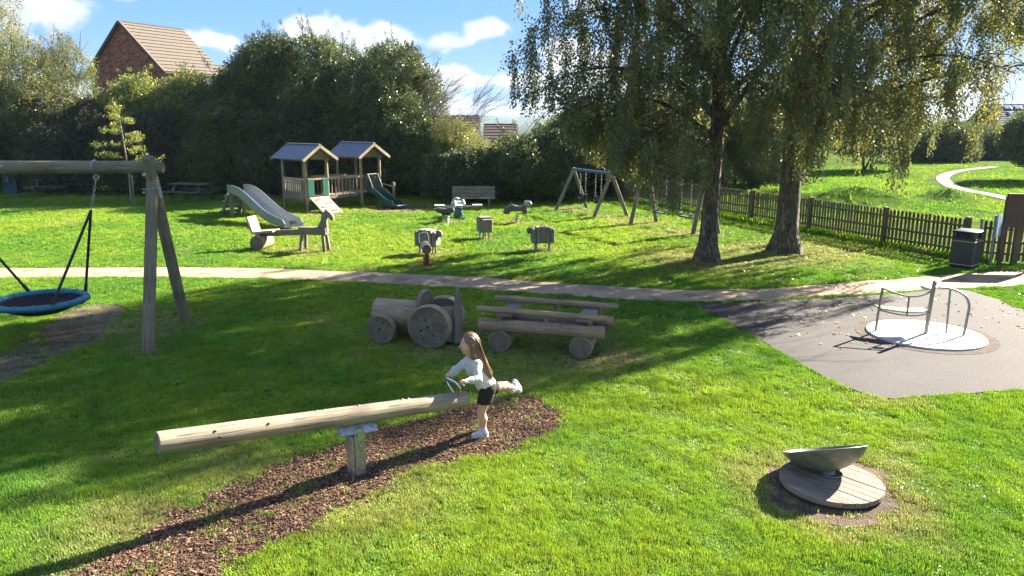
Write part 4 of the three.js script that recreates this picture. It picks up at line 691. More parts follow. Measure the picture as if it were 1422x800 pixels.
// ---- picket fence, gate section, bin and boards -------------------------
{
  const line = [[4.4, -34.9], [5.06, -33.45], [6.75, -29.9], [8.45, -26.3], [9.5, -23.8], [10.55, -21.1], [11.55, -18.9]], L2 = [[12.35, -18.42], [14.3, -18.25], [16.2, -18.2]];
  const pic = (() => { const g = slab([[-0.036, 0], [0.036, 0], [0.036, 0.93], [0.024, 0.975], [0, 0.995], [-0.024, 0.975], [-0.036, 0.93]], 0.02, 0); return g; })();
  const run = (name, label, pts, group) => {
    const t = thing(name, label, 'fence', [pts[0][0], 0, pts[0][1]], 0, group), o = pts[0];
    for (let k = 0; k < pts.length - 1; k++) {
      const a = P(pts[k][0] - o[0], 0, pts[k][1] - o[1]), b = P(pts[k + 1][0] - o[0], 0, pts[k + 1][1] - o[1]), d = V3().subVectors(b, a), L = d.length(), th = -Math.atan2(d.z, d.x), n = Math.round(L / 0.118), nn = V3(d.z, 0, -d.x).normalize();
      for (let i = 0; i < n; i++) { const f = (i + 0.5) / n, r = hash3(i, k, 5); const m = part(t, 'picket', pic, r > 0.5 ? M.fenceWood : M.fenceWood2); m.position.set(mix(a.x, b.x, f), 0.06 + (r - 0.5) * 0.025, mix(a.z, b.z, f)); m.rotation.set(0, th, (r - 0.5) * 0.03); }
      for (const y of [0.25, 0.52, 0.86]) part(t, 'rail', beam(a.clone().addScaledVector(nn, -0.035).setY(y), b.clone().addScaledVector(nn, -0.035).setY(y), 0.075, 0.04), M.fenceWood);
      part(t, 'fence_post', at(plank(0.12, 1.16, 0.12, 0.012), a.x - nn.x * 0.12, 0.53, a.z - nn.z * 0.12, 0, th, 0), M.fenceWood);
      if (k === pts.length - 2) part(t, 'fence_post', at(plank(0.12, 1.16, 0.12, 0.012), b.x - nn.x * 0.12, 0.53, b.z - nn.z * 0.12, 0, th, 0), M.fenceWood);
    }
  };
  M.fenceWood2 = wood(0.20, 0.16, 0.11);
  run('picket_fence', 'long brown picket fence running from the hedge past the birches', line);
  run('picket_fence', 'short brown picket fence section behind the brown board', L2);
  const g = thing('fence_gate', 'narrow picket gate with a grey latch post beside the litter bin', 'gate', [11.72, 0, -18.75], -0.6);
  for (const x of [0, 0.72]) part(g, 'gate_stile', at(plank(0.06, 1.08, 0.05, 0.008), x, 0.54, 0), x ? M.fenceWood : M.greySteel);
  for (const y of [0.25, 0.52, 0.86]) part(g, 'gate_rail', at(plank(0.64, 0.06, 0.035, 0.006), 0.36, y, 0), M.fenceWood);
  for (let k = 0; k < 6; k++) { const m = part(g, 'picket', pic, M.fenceWood); m.position.set(0.09 + k * 0.108, 0.06, 0.035); }
  const b = thing('litter_bin', 'dark blue square litter bin with gold bands by the fence', 'litter bin', [10.92, 0, -17.95], 0.72), w = 0.52;
  part(b, 'body', at(new RoundedBoxGeometry(w, 0.72, w, 3, 0.05), 0, 0.38, 0), M.binPaint);
  part(b, 'plinth', at(plank(w - 0.06, 0.06, w - 0.06, 0.01), 0, 0.03, 0), M.black);
  part(b, 'lid', at(lathe([[0, 0.94], [0.24, 0.925], [0.365, 0.90], [0.375, 0.88], [0.375, 0.865], [0, 0.865]], 4), 0, 0, 0, 0, Math.PI / 4, 0), M.binPaint);
  for (const [x, z] of [[1, 1], [-1, 1], [1, -1], [-1, -1]]) part(b, 'hood_pillar', at(plank(0.1, 0.16, 0.1, 0.01), x * (w / 2 - 0.055), 0.8, z * (w / 2 - 0.055)), M.binPaint);
  part(b, 'liner', at(plank(w - 0.1, 0.14, w - 0.1, 0.01), 0, 0.77, 0), M.black);
  for (const y of [0.66, 0.1]) part(b, 'gold_band', at(new RoundedBoxGeometry(w + 0.012, 0.022, w + 0.012, 2, 0.01), 0, y, 0), M.binBand);
  const s = thing('brown_notice_board', 'tall dark brown board on posts by the picket fence', 'notice board', [12.25, 0, -18.0], -0.1);
  part(s, 'panel', at(new RoundedBoxGeometry(1.2, 0.82, 0.05, 2, 0.02), 0.15, 1.36, 0), M.brownPanel); for (const x of [-0.40, 0.68]) part(s, 'post', at(plank(0.09, 1.7, 0.06, 0.008), x, 0.85, -0.056), M.brownPanel);
  const q = thing('blue_sign', 'small pale blue sign panel on a post at the gate', 'sign', [11.9, 0, -18.35], 0.75);
  part(q, 'panel', at(slab([[-0.2, 0], [0.2, 0], [0.2, 0.48], [-0.2, 0.6]], 0.02, 0.003), 0, 0.68, 0), M.blueSign); part(q, 'post', at(plank(0.05, 1.25, 0.05, 0.006), -0.22, 0.6, -0.036), M.greySteel);
}

// ---- picnic tables and the blue bin under the trees ---------------------
function picnic(x, z, turn, label) {
  const t = thing('picnic_table', label, 'picnic table', [x, 0, z], turn, 'picnic tables under the hedge'), W = M.darkWood;
  for (let k = 0; k < 5; k++) part(t, 'top_board', at(plank(1.8, 0.045, 0.135), 0, 0.76, -0.29 + k * 0.145), W);
  for (const s of [-1, 1]) for (let k = 0; k < 2; k++) part(t, 'seat_board', at(plank(1.8, 0.045, 0.135), 0, 0.46, s * (0.62 + k * 0.145)), W);
  for (const s of [-0.62, 0.62]) { for (const q of [-1, 1]) part(t, 'leg', beam(P(s, 0.735, q * 0.24), P(s, -0.02, q * 0.62), 0.1, 0.05), W); part(t, 'seat_bearer', at(plank(0.05, 0.1, 1.5), s + 0.056, 0.385, 0), W); part(t, 'top_bearer', at(plank(0.05, 0.08, 0.66), s + 0.056, 0.695, 0), W); }
}
picnic(-21.4, -35.6, 0.1, 'dark picnic table beside the blue bin'); picnic(-13.9, -32.9, -0.25, 'dark picnic table between the sapling and the steel slide');
{
  const b = thing('blue_bin', 'blue square bin with white notice under the trees', 'litter bin', [-23.9, 0, -36.4], 0.1), m = std(col(0.03, 0.10, 0.19), 0.5, { map: T.fine });
  part(b, 'body', at(new RoundedBoxGeometry(0.62, 0.9, 0.62, 3, 0.04), 0, 0.46, 0), m); part(b, 'lid', at(new RoundedBoxGeometry(0.66, 0.08, 0.66, 2, 0.03), 0, 0.95, 0), m); part(b, 'notice', at(plank(0.16, 0.24, 0.008, 0), -0.06, 0.7, 0.316), M.whitePaint);
}

// ---- houses beyond the hedge -------------------------------------------
function tiledSlope(parent, name, a, b, up, n, mat) { // rows of overlapping tile courses between eaves a-b and the ridge (vector up)
  for (let k = 0; k < n; k++) { const f = k / n, s = V3().addVectors(a, up.clone().multiplyScalar(f)), e = V3().addVectors(b, up.clone().multiplyScalar(f)), st = up.clone().multiplyScalar(1.12 / n), nrm = V3().crossVectors(V3().subVectors(b, a), up).normalize(); if (nrm.y < 0) nrm.negate();
    const q = (v, h) => v.clone().addScaledVector(nrm, h), A = q(s, 0.07), Bq = q(e, 0.07), C = q(e.clone().add(st), 0.02), D = q(s.clone().add(st), 0.02), A2 = q(s, 0), B2 = q(e, 0);
    const g = new THREE.BufferGeometry(), p = []; for (const v of [A, Bq, C, A, C, D, A2, B2, Bq, A2, Bq, A]) p.push(v.x, v.y, v.z); g.setAttribute('position', new THREE.Float32BufferAttribute(p, 3)); const L = a.distanceTo(b), y0 = f * up.length(); g.setAttribute('uv', new THREE.Float32BufferAttribute([0, y0, L, y0, L, y0 + 0.4, 0, y0, L, y0 + 0.4, 0, y0 + 0.4, 0, 0, L, 0, L, 0.1, 0, 0, L, 0.1, 0, 0.1], 2)); g.computeVertexNormals(); part(parent, name, g, mat); }
}
function house(name, label, [x, y0, z], turn, W, D, eave, ridge, wallM, tileM, courses = 14) {
  const t = thing(name, label, 'house', [x, 0, z], turn);             // gable towards +z, W wide, D deep along -z
  const wall = slab([[-W / 2, y0], [W / 2, y0], [W / 2, eave], [0, ridge], [-W / 2, eave]], D, 0); wall.translate(0, 0, -D / 2);
  { const p = wall.attributes.position, n = wall.attributes.normal, uv = wall.attributes.uv; for (let i = 0; i < p.count; i++) uv.setXY(i, Math.abs(n.getX(i)) > 0.5 ? p.getZ(i) : p.getX(i), p.getY(i)); }
  part(t, 'wall', wall, wallM);
  const rf = new THREE.Group(); rf.name = 'roof'; t.add(rf); const o = 0.22, rise = ridge - eave, k = (W / 2 + o) / (W / 2);
  for (const s of [-1, 1]) {
    const a = P(s * W / 2 * k, ridge - rise * k + 0.04, 0.18), b = P(s * W / 2 * k, ridge - rise * k + 0.04, -D - 0.18), up = P(-s * W / 2 * k, rise * k, 0);
    tiledSlope(rf, 'tile_course', a, b, up, courses, tileM);
    part(rf, 'barge_board', beam(P(a.x, a.y - 0.02, 0.12), P(0, ridge + 0.02, 0.12), 0.16, 0.2, 0.01), M.darkWood);
    part(rf, 'fascia', beam(P(a.x - s * 0.05, a.y - 0.1, 0.1), P(a.x - s * 0.05, a.y - 0.1, -D - 0.1), 0.2, 0.05, 0.01), M.whitePaint); part(rf, 'gutter', tube([P(a.x + s * 0.04, a.y - 0.06, 0.15), P(a.x + s * 0.04, a.y - 0.06, -D - 0.15)], 0.06, 2, 8), M.black);
  }
  for (let i = 0; i < 12; i++) part(rf, 'ridge_tile', (() => { const g = new THREE.CylinderGeometry(0.13, 0.13, (D + 0.34) / 12 - 0.02, 10, 1, false, -1.57, 3.14); g.rotateX(Math.PI / 2); g.rotateZ(Math.PI / 2 - 1.57); return at(g, 0, ridge + 0.06, 0.17 - (i + 0.5) * (D + 0.34) / 12); })(), tileM);
  for (const zz of [-D * 0.3, -D * 0.7]) { const wn = part(t, 'window', at(plank(0.08, 1.15, 1.2, 0.01), W / 2 + 0.02, eave - 0.95, zz), M.whitePaint); part(wn, 'pane', at(plank(0.03, 0.95, 0.48, 0), W / 2 + 0.055, eave - 0.95, zz - 0.28), M.skylight); part(wn, 'pane', at(plank(0.03, 0.95, 0.48, 0), W / 2 + 0.055, eave - 0.95, zz + 0.28), M.skylight); }
  return t;
}
house('brick_house', 'red brick house with a tiled gable roof above the trees', [-24.6, -2, -50], -0.42, 6.6, 4.7, 6.5, 9.45, M.brick, M.tile);
house('rendered_house', 'pale house with white wall glimpsed behind the brick house', [-27.2, -2, -66], -0.5, 7.5, 8, 6.0, 8.0, M.render, M.tile, 8);
house('distant_house', 'distant house with a dark red roof seen over the shrubs', [0.35, -12, -78], Math.PI / 2 + 0.05, 7, 3.0, 0.9, 2.95, M.brick, M.tileRed, 8);
house('distant_house', 'far roof end behind the twiggy bare shrub', [-3.2, -12, -72], Math.PI / 2 + 0.02, 6, 5.0, 2.0, 3.75, M.brick, M.tileRed, 8);
{ // long low building across the meadow, slate roof with rooflights
  const t = thing('slate_roofed_building', 'long building with blue slate roof and four rooflights across the meadow', 'building', [63.4, 0, -88], -0.15);
  part(t, 'wall', grainUV(at(new THREE.BoxGeometry(18, 3.4, 8), 0, 1.2, 0)), M.render);
  const rf = new THREE.Group(); rf.name = 'roof'; t.add(rf); tiledSlope(rf, 'slate_course', P(-9.4, 2.85, 4.4), P(9.4, 2.85, 4.4), P(0, 2.25, -4.4), 10, M.slate); tiledSlope(rf, 'slate_course', P(-9.4, 2.85, -4.4), P(9.4, 2.85, -4.4), P(0, 2.25, 4.4), 6, M.slate);
  part(rf, 'eaves_board', at(plank(18.8, 0.16, 0.06), 0, 2.78, 4.37), M.darkWood);
  for (const y of [0.52, 0.8]) for (const x of [-7.1, -6.0]) { const w = part(rf, 'rooflight', at(plank(0.8, 0.06, 0.8, 0.02), x, 2.85 + 2.25 * y + 0.13, 4.4 - 4.4 * y, 0.472, 0, 0), M.galv); part(w, 'pane', at(plank(0.66, 0.03, 0.66, 0), x, 2.85 + 2.25 * y + 0.16, 4.4 - 4.4 * y + 0.014, 0.472, 0, 0), M.skylight); }
  for (const x of [-7.4, -4.5, -1.5, 1.5]) { const w = part(t, 'window', at(plank(1.2, 1.3, 0.08, 0.01), x, 1.7, 4.02), M.whitePaint); part(w, 'pane', at(plank(1.05, 1.15, 0.03, 0), x, 1.7, 4.065), M.skylight); }
  part(t, 'downpipe', tube([P(-5.9, 0, 4.1), P(-5.9, 2.8, 4.1)], 0.07, 2, 8), M.black);
}

// ================================================================ trees and shrubs
// one leaf: a folded diamond with a short tip
function leaves(list) {
  const pos = [], nor = [], idx = [];
  for (const [p, dir, side, L, w] of list) {
    const n = V3().crossVectors(dir, side).normalize(), o = pos.length / 3, q = (f, s, h) => { pos.push(p.x + dir.x * L * f + side.x * w * s + n.x * h, p.y + dir.y * L * f + side.y * w * s + n.y * h, p.z + dir.z * L * f + side.z * w * s + n.z * h); nor.push(n.x, n.y, n.z); };
    q(0, 0, 0); q(0.42, 0.5, w * 0.12); q(0.42, -0.5, w * 0.12); q(1, 0, -w * 0.1); idx.push(o, o + 2, o + 1, o + 1, o + 2, o + 3);
  }
  const g = new THREE.BufferGeometry(); g.setAttribute('position', new THREE.Float32BufferAttribute(pos, 3)); g.setAttribute('normal', new THREE.Float32BufferAttribute(nor, 3)); g.setIndex(idx); return g;
}
const rdir = (r) => { const z = r() * 2 - 1, a = r() * 6.283, s = Math.sqrt(1 - z * z); return V3(s * Math.cos(a), z, s * Math.sin(a)); };
function sideOf(d, r) { const s = rdir(r).cross(d); return s.lengthSq() < 1e-3 ? V3(1, 0, 0) : s.normalize(); }
// hanging birch strand: leaves alternate down a thin drooping twig
const strand = (() => { const r = rng(11), l = []; for (let i = 0; i < 26; i++) { const f = i / 26, p = V3(Math.sin(i * 2.4) * 0.05 * (0.4 + f) + (r() - 0.5) * 0.06, -f * 0.52, Math.cos(i * 2.4) * 0.05 * (0.4 + f) + (r() - 0.5) * 0.06), d = V3(Math.sin(i * 2.4 + r()) * 0.7, -0.55 - r() * 0.5, Math.cos(i * 2.4 + r()) * 0.7).normalize(); l.push([p, d, sideOf(d, r), 0.056 + 0.028 * r(), 0.042 + 0.016 * r()]); } return leaves(l); })();
const birchTuft = (() => { const r = rng(15), l = []; for (let i = 0; i < 26; i++) { const p = rdir(r).multiplyScalar(0.24 * Math.cbrt(r())), d = rdir(r); d.y -= 0.6; d.normalize(); p.y -= 0.1; l.push([p, d, sideOf(d, r), 0.052 + 0.028 * r(), 0.04 + 0.016 * r()]); } return leaves(l); })();
const clumpOf = (seed, n, R, L, w) => { const r = rng(seed), l = []; for (let i = 0; i < n; i++) { const d = rdir(r); d.y = d.y * 0.6 + 0.35; d.normalize(); const p = rdir(r).multiplyScalar(R * Math.cbrt(r())); l.push([p, d, sideOf(d, r), L * (0.7 + 0.6 * r()), w * (0.7 + 0.6 * r())]); } return leaves(l); };
const clumpBroad = clumpOf(3, 18, 0.2, 0.10, 0.062), clumpFine = clumpOf(4, 24, 0.24, 0.075, 0.036), clumpBig = clumpOf(6, 16, 0.3, 0.16, 0.1);
const tint = (c, r, v = 0.3) => { const k = 1 - v / 2 + v * r(); return col(c[0] * k * (0.9 + 0.2 * r()), c[1] * k, c[2] * k * (0.85 + 0.3 * r())); };
const anyQ = (r) => new THREE.Quaternion().setFromEuler(new THREE.Euler((r() - 0.5) * 1.2, r() * 6.283, (r() - 0.5) * 1.2, 'YXZ'));

function birch(label, x, z, o) {
  const t = thing('birch_tree', label, 'tree', [x, 0, z], 0, 'birch trees by the fence'), r = rng(o.seed), H = o.h;
  const tp = [], tr = []; for (let k = 0; k <= 22; k++) { const f = k / 22, y = -0.15 + f * H; tp.push(P(o.lean[0] * f * f + (fbm(f * 4, o.seed, 1, 2) - 0.5) * 0.5 * f, y, o.lean[1] * f * f + (fbm(f * 4, o.seed, 8, 2) - 0.5) * 0.5 * f)); tr.push(o.r * Math.pow(1 - f * 0.96, 0.85) * (1 + 0.75 * Math.exp(-Math.max(0, y) * 3.4))); }
  const tg = limbGeo(tp, tr, 20); { const p = tg.attributes.position; for (let i = 0; i < p.count; i++) { const y = p.getY(i), th = Math.atan2(p.getZ(i), p.getX(i)), k = 1 + 0.16 * Math.exp(-Math.max(0, y) * 3) * Math.sin(th * 5 + o.seed) + 0.05 * (noise3(Math.cos(th) * 3, y * 2, Math.sin(th) * 3 + o.seed) - 0.5); p.setX(i, p.getX(i) * k); p.setZ(i, p.getZ(i) * k); } tg.computeVertexNormals(); }
  part(t, 'trunk', tg, M.bark);
  const trunkAt = (y) => { const f = clamp((y + 0.15) / H) * 22, k = Math.min(21, Math.floor(f)); return [V3().lerpVectors(tp[k], tp[k + 1], f - k), mix(tr[k], tr[k + 1], f - k)]; };
  const rows = [], tufts = [], twigs = [], tones = o.tones;
  const spray = (p, s, hang) => { if (o.lift && p.y - 0.5 < 1.55 + clamp((-1.7 - p.x) * 0.75, 0, 2)) return; if (o.trim && p.y < 4.5 && p.x + 0.64 * p.z > 5.3) return; if (0.6 * p.x + 0.8 * p.z > (o.trim ? 4.55 : 4.9)) return; const e = new THREE.Euler((r() - 0.5) * (1 - hang) * 1.6, r() * 6.283, (r() - 0.5) * (1 - hang) * 1.6, 'YXZ'); (hang > 0.6 ? rows : tufts).push([p.x, p.y, p.z, new THREE.Quaternion().setFromEuler(e), s, s * (0.8 + 0.5 * r()), s, tint(tones[r() * tones.length | 0], r)]); };
  const limb = (start, az, el, len, rad, droop, nb) => {
    const pts = [start.clone()], rr = [rad], d = V3(Math.cos(az) * Math.cos(el), Math.sin(el), Math.sin(az) * Math.cos(el)), n = 10;
    for (let k = 1; k <= n; k++) { d.y -= droop * (0.25 + k / n) / n; d.x += (r() - 0.5) * 0.14; d.z += (r() - 0.5) * 0.14; d.normalize(); pts.push(pts[k - 1].clone().addScaledVector(d, len / n)); rr.push(Math.max(0.008, rad * (1 - k / n * 0.95))); }
    part(t, 'limb', limbGeo(pts, rr, 7), M.limb);
    for (let b = 0; b < nb; b++) {
      const f = 0.22 + 0.78 * Math.pow((b + r()) / nb, 0.9), k = Math.min(n - 1, f * n | 0), p0 = V3().lerpVectors(pts[k], pts[k + 1], f * n - k), ba = az + (r() - 0.5) * 3.2, bl = (0.6 + 1.0 * r()) * Math.min(1.25, len / 3.2) * o.bl, bd = V3(Math.cos(ba), 0.35 + 0.35 * r(), Math.sin(ba)).normalize(), bp = [p0], br = [0.013], m = 5;
      for (let q = 1; q <= m; q++) { bd.y -= 0.36 * (0.5 + r()); bd.normalize(); bp.push(bp[q - 1].clone().addScaledVector(bd, bl / m)); br.push(0.013 * (1 - q / m * 0.75)); }
      twigs.push(limbGeo(bp, br, 3));
      for (let q = 0; q < o.dens; q++) { const ff = 0.15 + 0.85 * r(), kk = Math.min(m - 1, ff * m | 0); const p = V3().lerpVectors(bp[kk], bp[kk + 1], ff * m - kk).add(V3((r() - 0.5) * 0.22, (r() - 0.5) * 0.12, (r() - 0.5) * 0.22)); spray(p, 0.85 + 0.4 * r(), 0.45); }
      const hangs = 1 + (r() * 2.6 | 0); for (let h = 0; h < hangs; h++) { const e = bp[m - (r() * 2 | 0)].clone().add(V3((r() - 0.5) * 0.2, 0, (r() - 0.5) * 0.2)), hl = (0.3 + 1.3 * r() * r()) * o.hang; const endp = e.clone().add(V3((r() - 0.5) * 0.15, -hl, (r() - 0.5) * 0.15)); { const lim = 1.95 + 0.55 * r() + (o.lift ? clamp((-1.9 - endp.x) * 0.62, 0, 1.5) : 0); if (endp.y < lim) endp.y = Math.min(lim, e.y - 0.1); } twigs.push(limbGeo([e, V3().lerpVectors(e, endp, 0.5), endp], [0.004, 0.0035, 0.0025], 3)); const ns = Math.ceil(hl / 0.17); for (let q = 0; q < ns; q++) { const p = V3().lerpVectors(e, endp, q / ns); p.x += (r() - 0.5) * 0.1; p.z += (r() - 0.5) * 0.1; spray(p, 0.75 + 0.3 * r(), 0.8); } }
    }
  };
  for (const [y, az, el, len, rad, droop, nb] of o.extra || []) { const [p] = trunkAt(y); limb(p, az, el, len, rad, droop, nb); }
  for (let i = 0; i < o.limbs; i++) { const f = (i + 0.5) / o.limbs, y = mix(o.y0, H * 0.97, Math.pow(f, 1.05)), az = i * 2.39996 + o.seed + (r() - 0.5) * 0.7, [p, pr] = trunkAt(y); const shape = Math.sin(Math.PI * clamp(0.16 + 0.84 * f)) ** 0.6; limb(p, az, mix(0.85, 1.05, f) + (r() - 0.5) * 0.25, Math.max(0.9, o.reach * shape * (0.8 + 0.4 * r())), Math.min(pr * 0.55, 0.1), mix(1.9, 1.1, f), Math.round(o.nb * (0.5 + 0.6 * shape))); }
  stuffPart(t, 'twigs', new THREE.Mesh(mergeGeometries(twigs), M.twig));
  stuffPart(t, 'foliage', copies(birchTuft, M.birchLeaf, tufts)); stuffPart(t, 'hanging_foliage', copies(strand, M.birchLeaf, rows)); console.log('birch', rows.length, tufts.length);
  return t;
}
M.birchLeaf = leafMat(col(1, 1, 1), 0.45, 0.3); M.shrubLeaf = leafMat(col(1, 1, 1), 0.4, 0.35); M.glossLeaf = leafMat(col(1, 1, 1), 0.25, 0.4);
const BT = [[0.115, 0.135, 0.05], [0.14, 0.15, 0.05], [0.10, 0.12, 0.047], [0.25, 0.225, 0.055]];
birch('weeping birch whose low branches hang over the swings', 4.94, -18.83, { seed: 4, lift: true, h: 13.5, r: 0.215, lean: [0.4, -0.3], limbs: 25, y0: 3.3, reach: 4.1, nb: 14, dens: 6, bl: 1.15, hang: 1.25, tones: BT, extra: [[2.7, 3.35, 0.6, 4.4, 0.07, 1.7, 26], [3.0, 2.8, 0.6, 4.4, 0.07, 1.7, 24], [2.9, 3.9, 0.6, 4.4, 0.065, 1.7, 24], [2.8, 2.3, 0.6, 3.6, 0.06, 1.7, 18], [3.6, 3.1, 0.75, 4.8, 0.07, 1.8, 24], [4.8, 3.3, 0.85, 4.3, 0.07, 1.8, 22], [6.2, 3.1, 0.85, 4.1, 0.07, 1.8, 20], [7.6, 3.5, 0.85, 4.0, 0.07, 1.8, 18], [3.2, 0.3, 1.0, 4.5, 0.09, 0.7, 14], [4.2, 1.4, 0.85, 4.6, 0.07, 1.7, 18]] });
birch('stout birch with a long limb reaching over the picket fence', 7.36, -20.11, { seed: 9, trim: true, h: 14.5, r: 0.30, lean: [0.2, 0.2], limbs: 26, y0: 3.4, reach: 4.5, nb: 14, dens: 5, bl: 1.3, hang: 0.75, tones: BT.concat([[0.26, 0.235, 0.05], [0.18, 0.19, 0.05]]), extra: [[2.9, -0.05, 0.62, 6.4, 0.11, 0.75, 26], [3.9, 0.15, 0.7, 6.2, 0.1, 1.0, 24], [5.2, -0.25, 0.65, 6.0, 0.1, 1.0, 24], [6.8, 0.1, 0.7, 5.6, 0.09, 1.1, 20], [3.4, 0.95, 0.75, 5.6, 0.08, 1.6, 22], [4.6, 0.7, 0.8, 5.8, 0.08, 1.5, 22], [5.8, 1.1, 0.8, 5.8, 0.08, 1.5, 22], [7.2, 0.8, 0.8, 5.4, 0.075, 1.5, 20], [3.0, 1.7, 0.8, 4.6, 0.07, 1.8, 18], [3.4, -1.0, 0.7, 4.4, 0.07, 1.6, 14], [3.0, 0.0, 1.25, 9, 0.13, 0.25, 14], [7.4, 0.4, 0.5, 6.6, 0.09, 0.9, 24], [8.4, 0.15, 0.5, 6.6, 0.085, 0.9, 22], [9.4, 0.6, 0.5, 6.0, 0.08, 0.9, 22], [6.6, 0.55, 0.42, 6.0, 0.09, 0.9, 22]] });

function shrub(name, label, x, z, o) {
  const t = thing(name, label, o.cat || 'shrub', [x, gh(x, z), z], 0, o.group), r = rng(o.seed), rows = [], lobes = [], h = o.h, yb = o.base ?? 0.2;
  const n = o.lobes || 14;
  for (let i = 0; i < n; i++) { const f = (i + 0.5) / n, y = mix(yb + 0.3, h - o.rx * 0.35, f), a = i * 2.4 + r(), w = o.rx * (o.taper ? mix(1, 0.35, f * f) : Math.sqrt(Math.max(0.1, 1 - Math.pow((f - 0.38) / 0.75, 2)))), d = w * 0.62 * Math.sqrt(r() * 0.7 + 0.3); lobes.push([Math.cos(a) * d, y, Math.sin(a) * d * (o.flat || 1), w * (0.42 + 0.2 * r())]); }
  const cnt = o.count || 4500; let W = 0; const acc = lobes.map((l) => (W += l[3] * l[3]));
  for (let i = 0; i < cnt; i++) {
    const u = r() * W, l = lobes[acc.findIndex((v) => v >= u)], d = rdir(r); d.y = d.y * 0.8 + 0.15; const k = l[3] * (0.72 + 0.38 * Math.pow(r(), 0.7) + (o.ragged || 0.12) * (fbm(d.x * 3 + l[1], d.y * 3, d.z * 3 + o.seed, 2) - 0.4) * 3);
    const p = [l[0] + d.x * k, l[1] + d.y * k * (o.tall || 1), l[2] + d.z * k]; if (p[1] < yb) p[1] = yb + r() * 0.4; const s = (0.8 + 0.5 * r()) * (o.leaf || 1);
    rows.push([...p, anyQ(r), s, s, s, tint(o.tones[r() * o.tones.length | 0], r, 0.45)]);
  }
  const tips = [], sp = [], sr = []; 
  for (let i = 0; i < (o.stems || 4); i++) { const l = lobes[(i * 5 + 2) % n], a = P((r() - 0.5) * o.rx * 0.5, -0.1, (r() - 0.5) * o.rx * 0.3), b = P(l[0], l[1], l[2]), m = V3().lerpVectors(a, b, 0.5).add(V3((r() - 0.5) * 0.4, 0.2, (r() - 0.5) * 0.4)); part(t, i ? 'stem' : 'trunk', limbGeo([a, m, b], [o.tr || 0.09, (o.tr || 0.09) * 0.7, 0.02], 7), M.limb); tips.push(b); }
  if (o.wisps) { const tw = []; for (let i = 0; i < o.wisps; i++) { const l = lobes[n - 1 - (r() * Math.min(n, o.wispTop || 6) | 0)], a = P(l[0] + (r() - 0.5) * l[3], l[1], l[2] + (r() - 0.5) * l[3]), d = V3((r() - 0.5) * 1.2 + (o.wispX || 0), 0.9, (r() - 0.5) * 0.8).normalize(), L = l[3] * (0.9 + r() * 1.3), b = a.clone().addScaledVector(d, L), m = V3().lerpVectors(a, b, 0.55).add(V3((r() - 0.5) * 0.2, 0, (r() - 0.5) * 0.2)); tw.push(limbGeo([a, m, b], [0.016, 0.011, 0.004], 3)); for (let q = 0; q < (o.wispLeaves ?? 5); q++) { const f = 0.45 + 0.55 * r(), p = V3().lerpVectors(a, b, f), s = (o.leaf || 1) * 0.55; rows.push([p.x, p.y, p.z, anyQ(r), s, s, s, tint(o.tones[0], r, 0.4)]); } } stuffPart(t, 'twigs', new THREE.Mesh(mergeGeometries(tw), M.twig)); }
  stuffPart(t, 'foliage', copies(o.clump || clumpBroad, o.mat || M.shrubLeaf, rows));
  return t;
}
const DK = [[0.046, 0.070, 0.026], [0.060, 0.084, 0.030], [0.075, 0.096, 0.030]], MID = [[0.115, 0.15, 0.042], [0.145, 0.165, 0.046], [0.095, 0.13, 0.034]], OLV = [[0.21, 0.215, 0.075], [0.25, 0.235, 0.08], [0.16, 0.175, 0.07]], YEL = [[0.29, 0.33, 0.06], [0.23, 0.28, 0.055], [0.34, 0.32, 0.075]], PUR = [[0.072, 0.058, 0.046], [0.078, 0.076, 0.044], [0.062, 0.05, 0.044]];
const TR = { cat: 'tree', group: 'trees of the hedge line' }, SH = { cat: 'shrub', group: 'shrubs of the hedge line' };
shrub('olive_tree', 'tall airy olive green tree at the end of the hedge line', -27.2, -39, { ...TR, seed: 1, h: 10.8, rx: 3.2, lobes: 20, count: 6500, tones: OLV, clump: clumpFine, ragged: 0.3, wisps: 60, tr: 0.14, base: 0.8 });
shrub('olive_tree', 'smaller olive green tree with wispy top beside the brick house', -22.3, -37.6, { ...TR, seed: 2, h: 7.6, rx: 2.3, lobes: 16, count: 4600, tones: [...OLV, ...MID], clump: clumpFine, ragged: 0.3, wisps: 70, tr: 0.1 });
shrub('hedge_shrub', 'dark shrub behind the blue bin', -25.2, -37.6, { ...SH, seed: 3, h: 5.4, rx: 2.7, count: 5200, tones: PUR.concat(DK) });
shrub('hedge_shrub', 'dark shrub behind the picnic table by the blue bin', -20.8, -37.4, { ...SH, seed: 4, h: 4.9, rx: 2.5, count: 5200, tones: PUR.concat(DK) });
shrub('hedge_shrub', 'shrub with yellow green top below the brick gable', -18.6, -37.8, { ...SH, seed: 5, h: 5.5, rx: 2.1, count: 4600, tones: YEL.concat(MID), ragged: 0.25, wisps: 40 });
shrub('hedge_shrub', 'bright green topped shrub below the brick house eaves', -15.9, -38.0, { ...SH, seed: 6, h: 5.9, rx: 2.3, count: 5200, tones: MID.concat(YEL), ragged: 0.22, wisps: 40 });
shrub('hedge_shrub', 'dark low shrub behind the thin sapling', -17.0, -36.2, { ...SH, seed: 7, h: 3.9, rx: 2.2, count: 4600, tones: DK.concat(PUR) });
shrub('hedge_shrub', 'dark shrub behind the picnic table by the steel slide', -13.6, -36.4, { ...SH, seed: 8, h: 4.6, rx: 2.3, count: 5000, tones: DK.concat(MID), wisps: 20 });
shrub('hedge_shrub', 'pale leaved shrub against the tall evergreen', -14.2, -38.6, { ...SH, seed: 9, h: 5.9, rx: 1.8, count: 3800, tones: OLV.concat(MID), clump: clumpFine, ragged: 0.3, wisps: 40 });
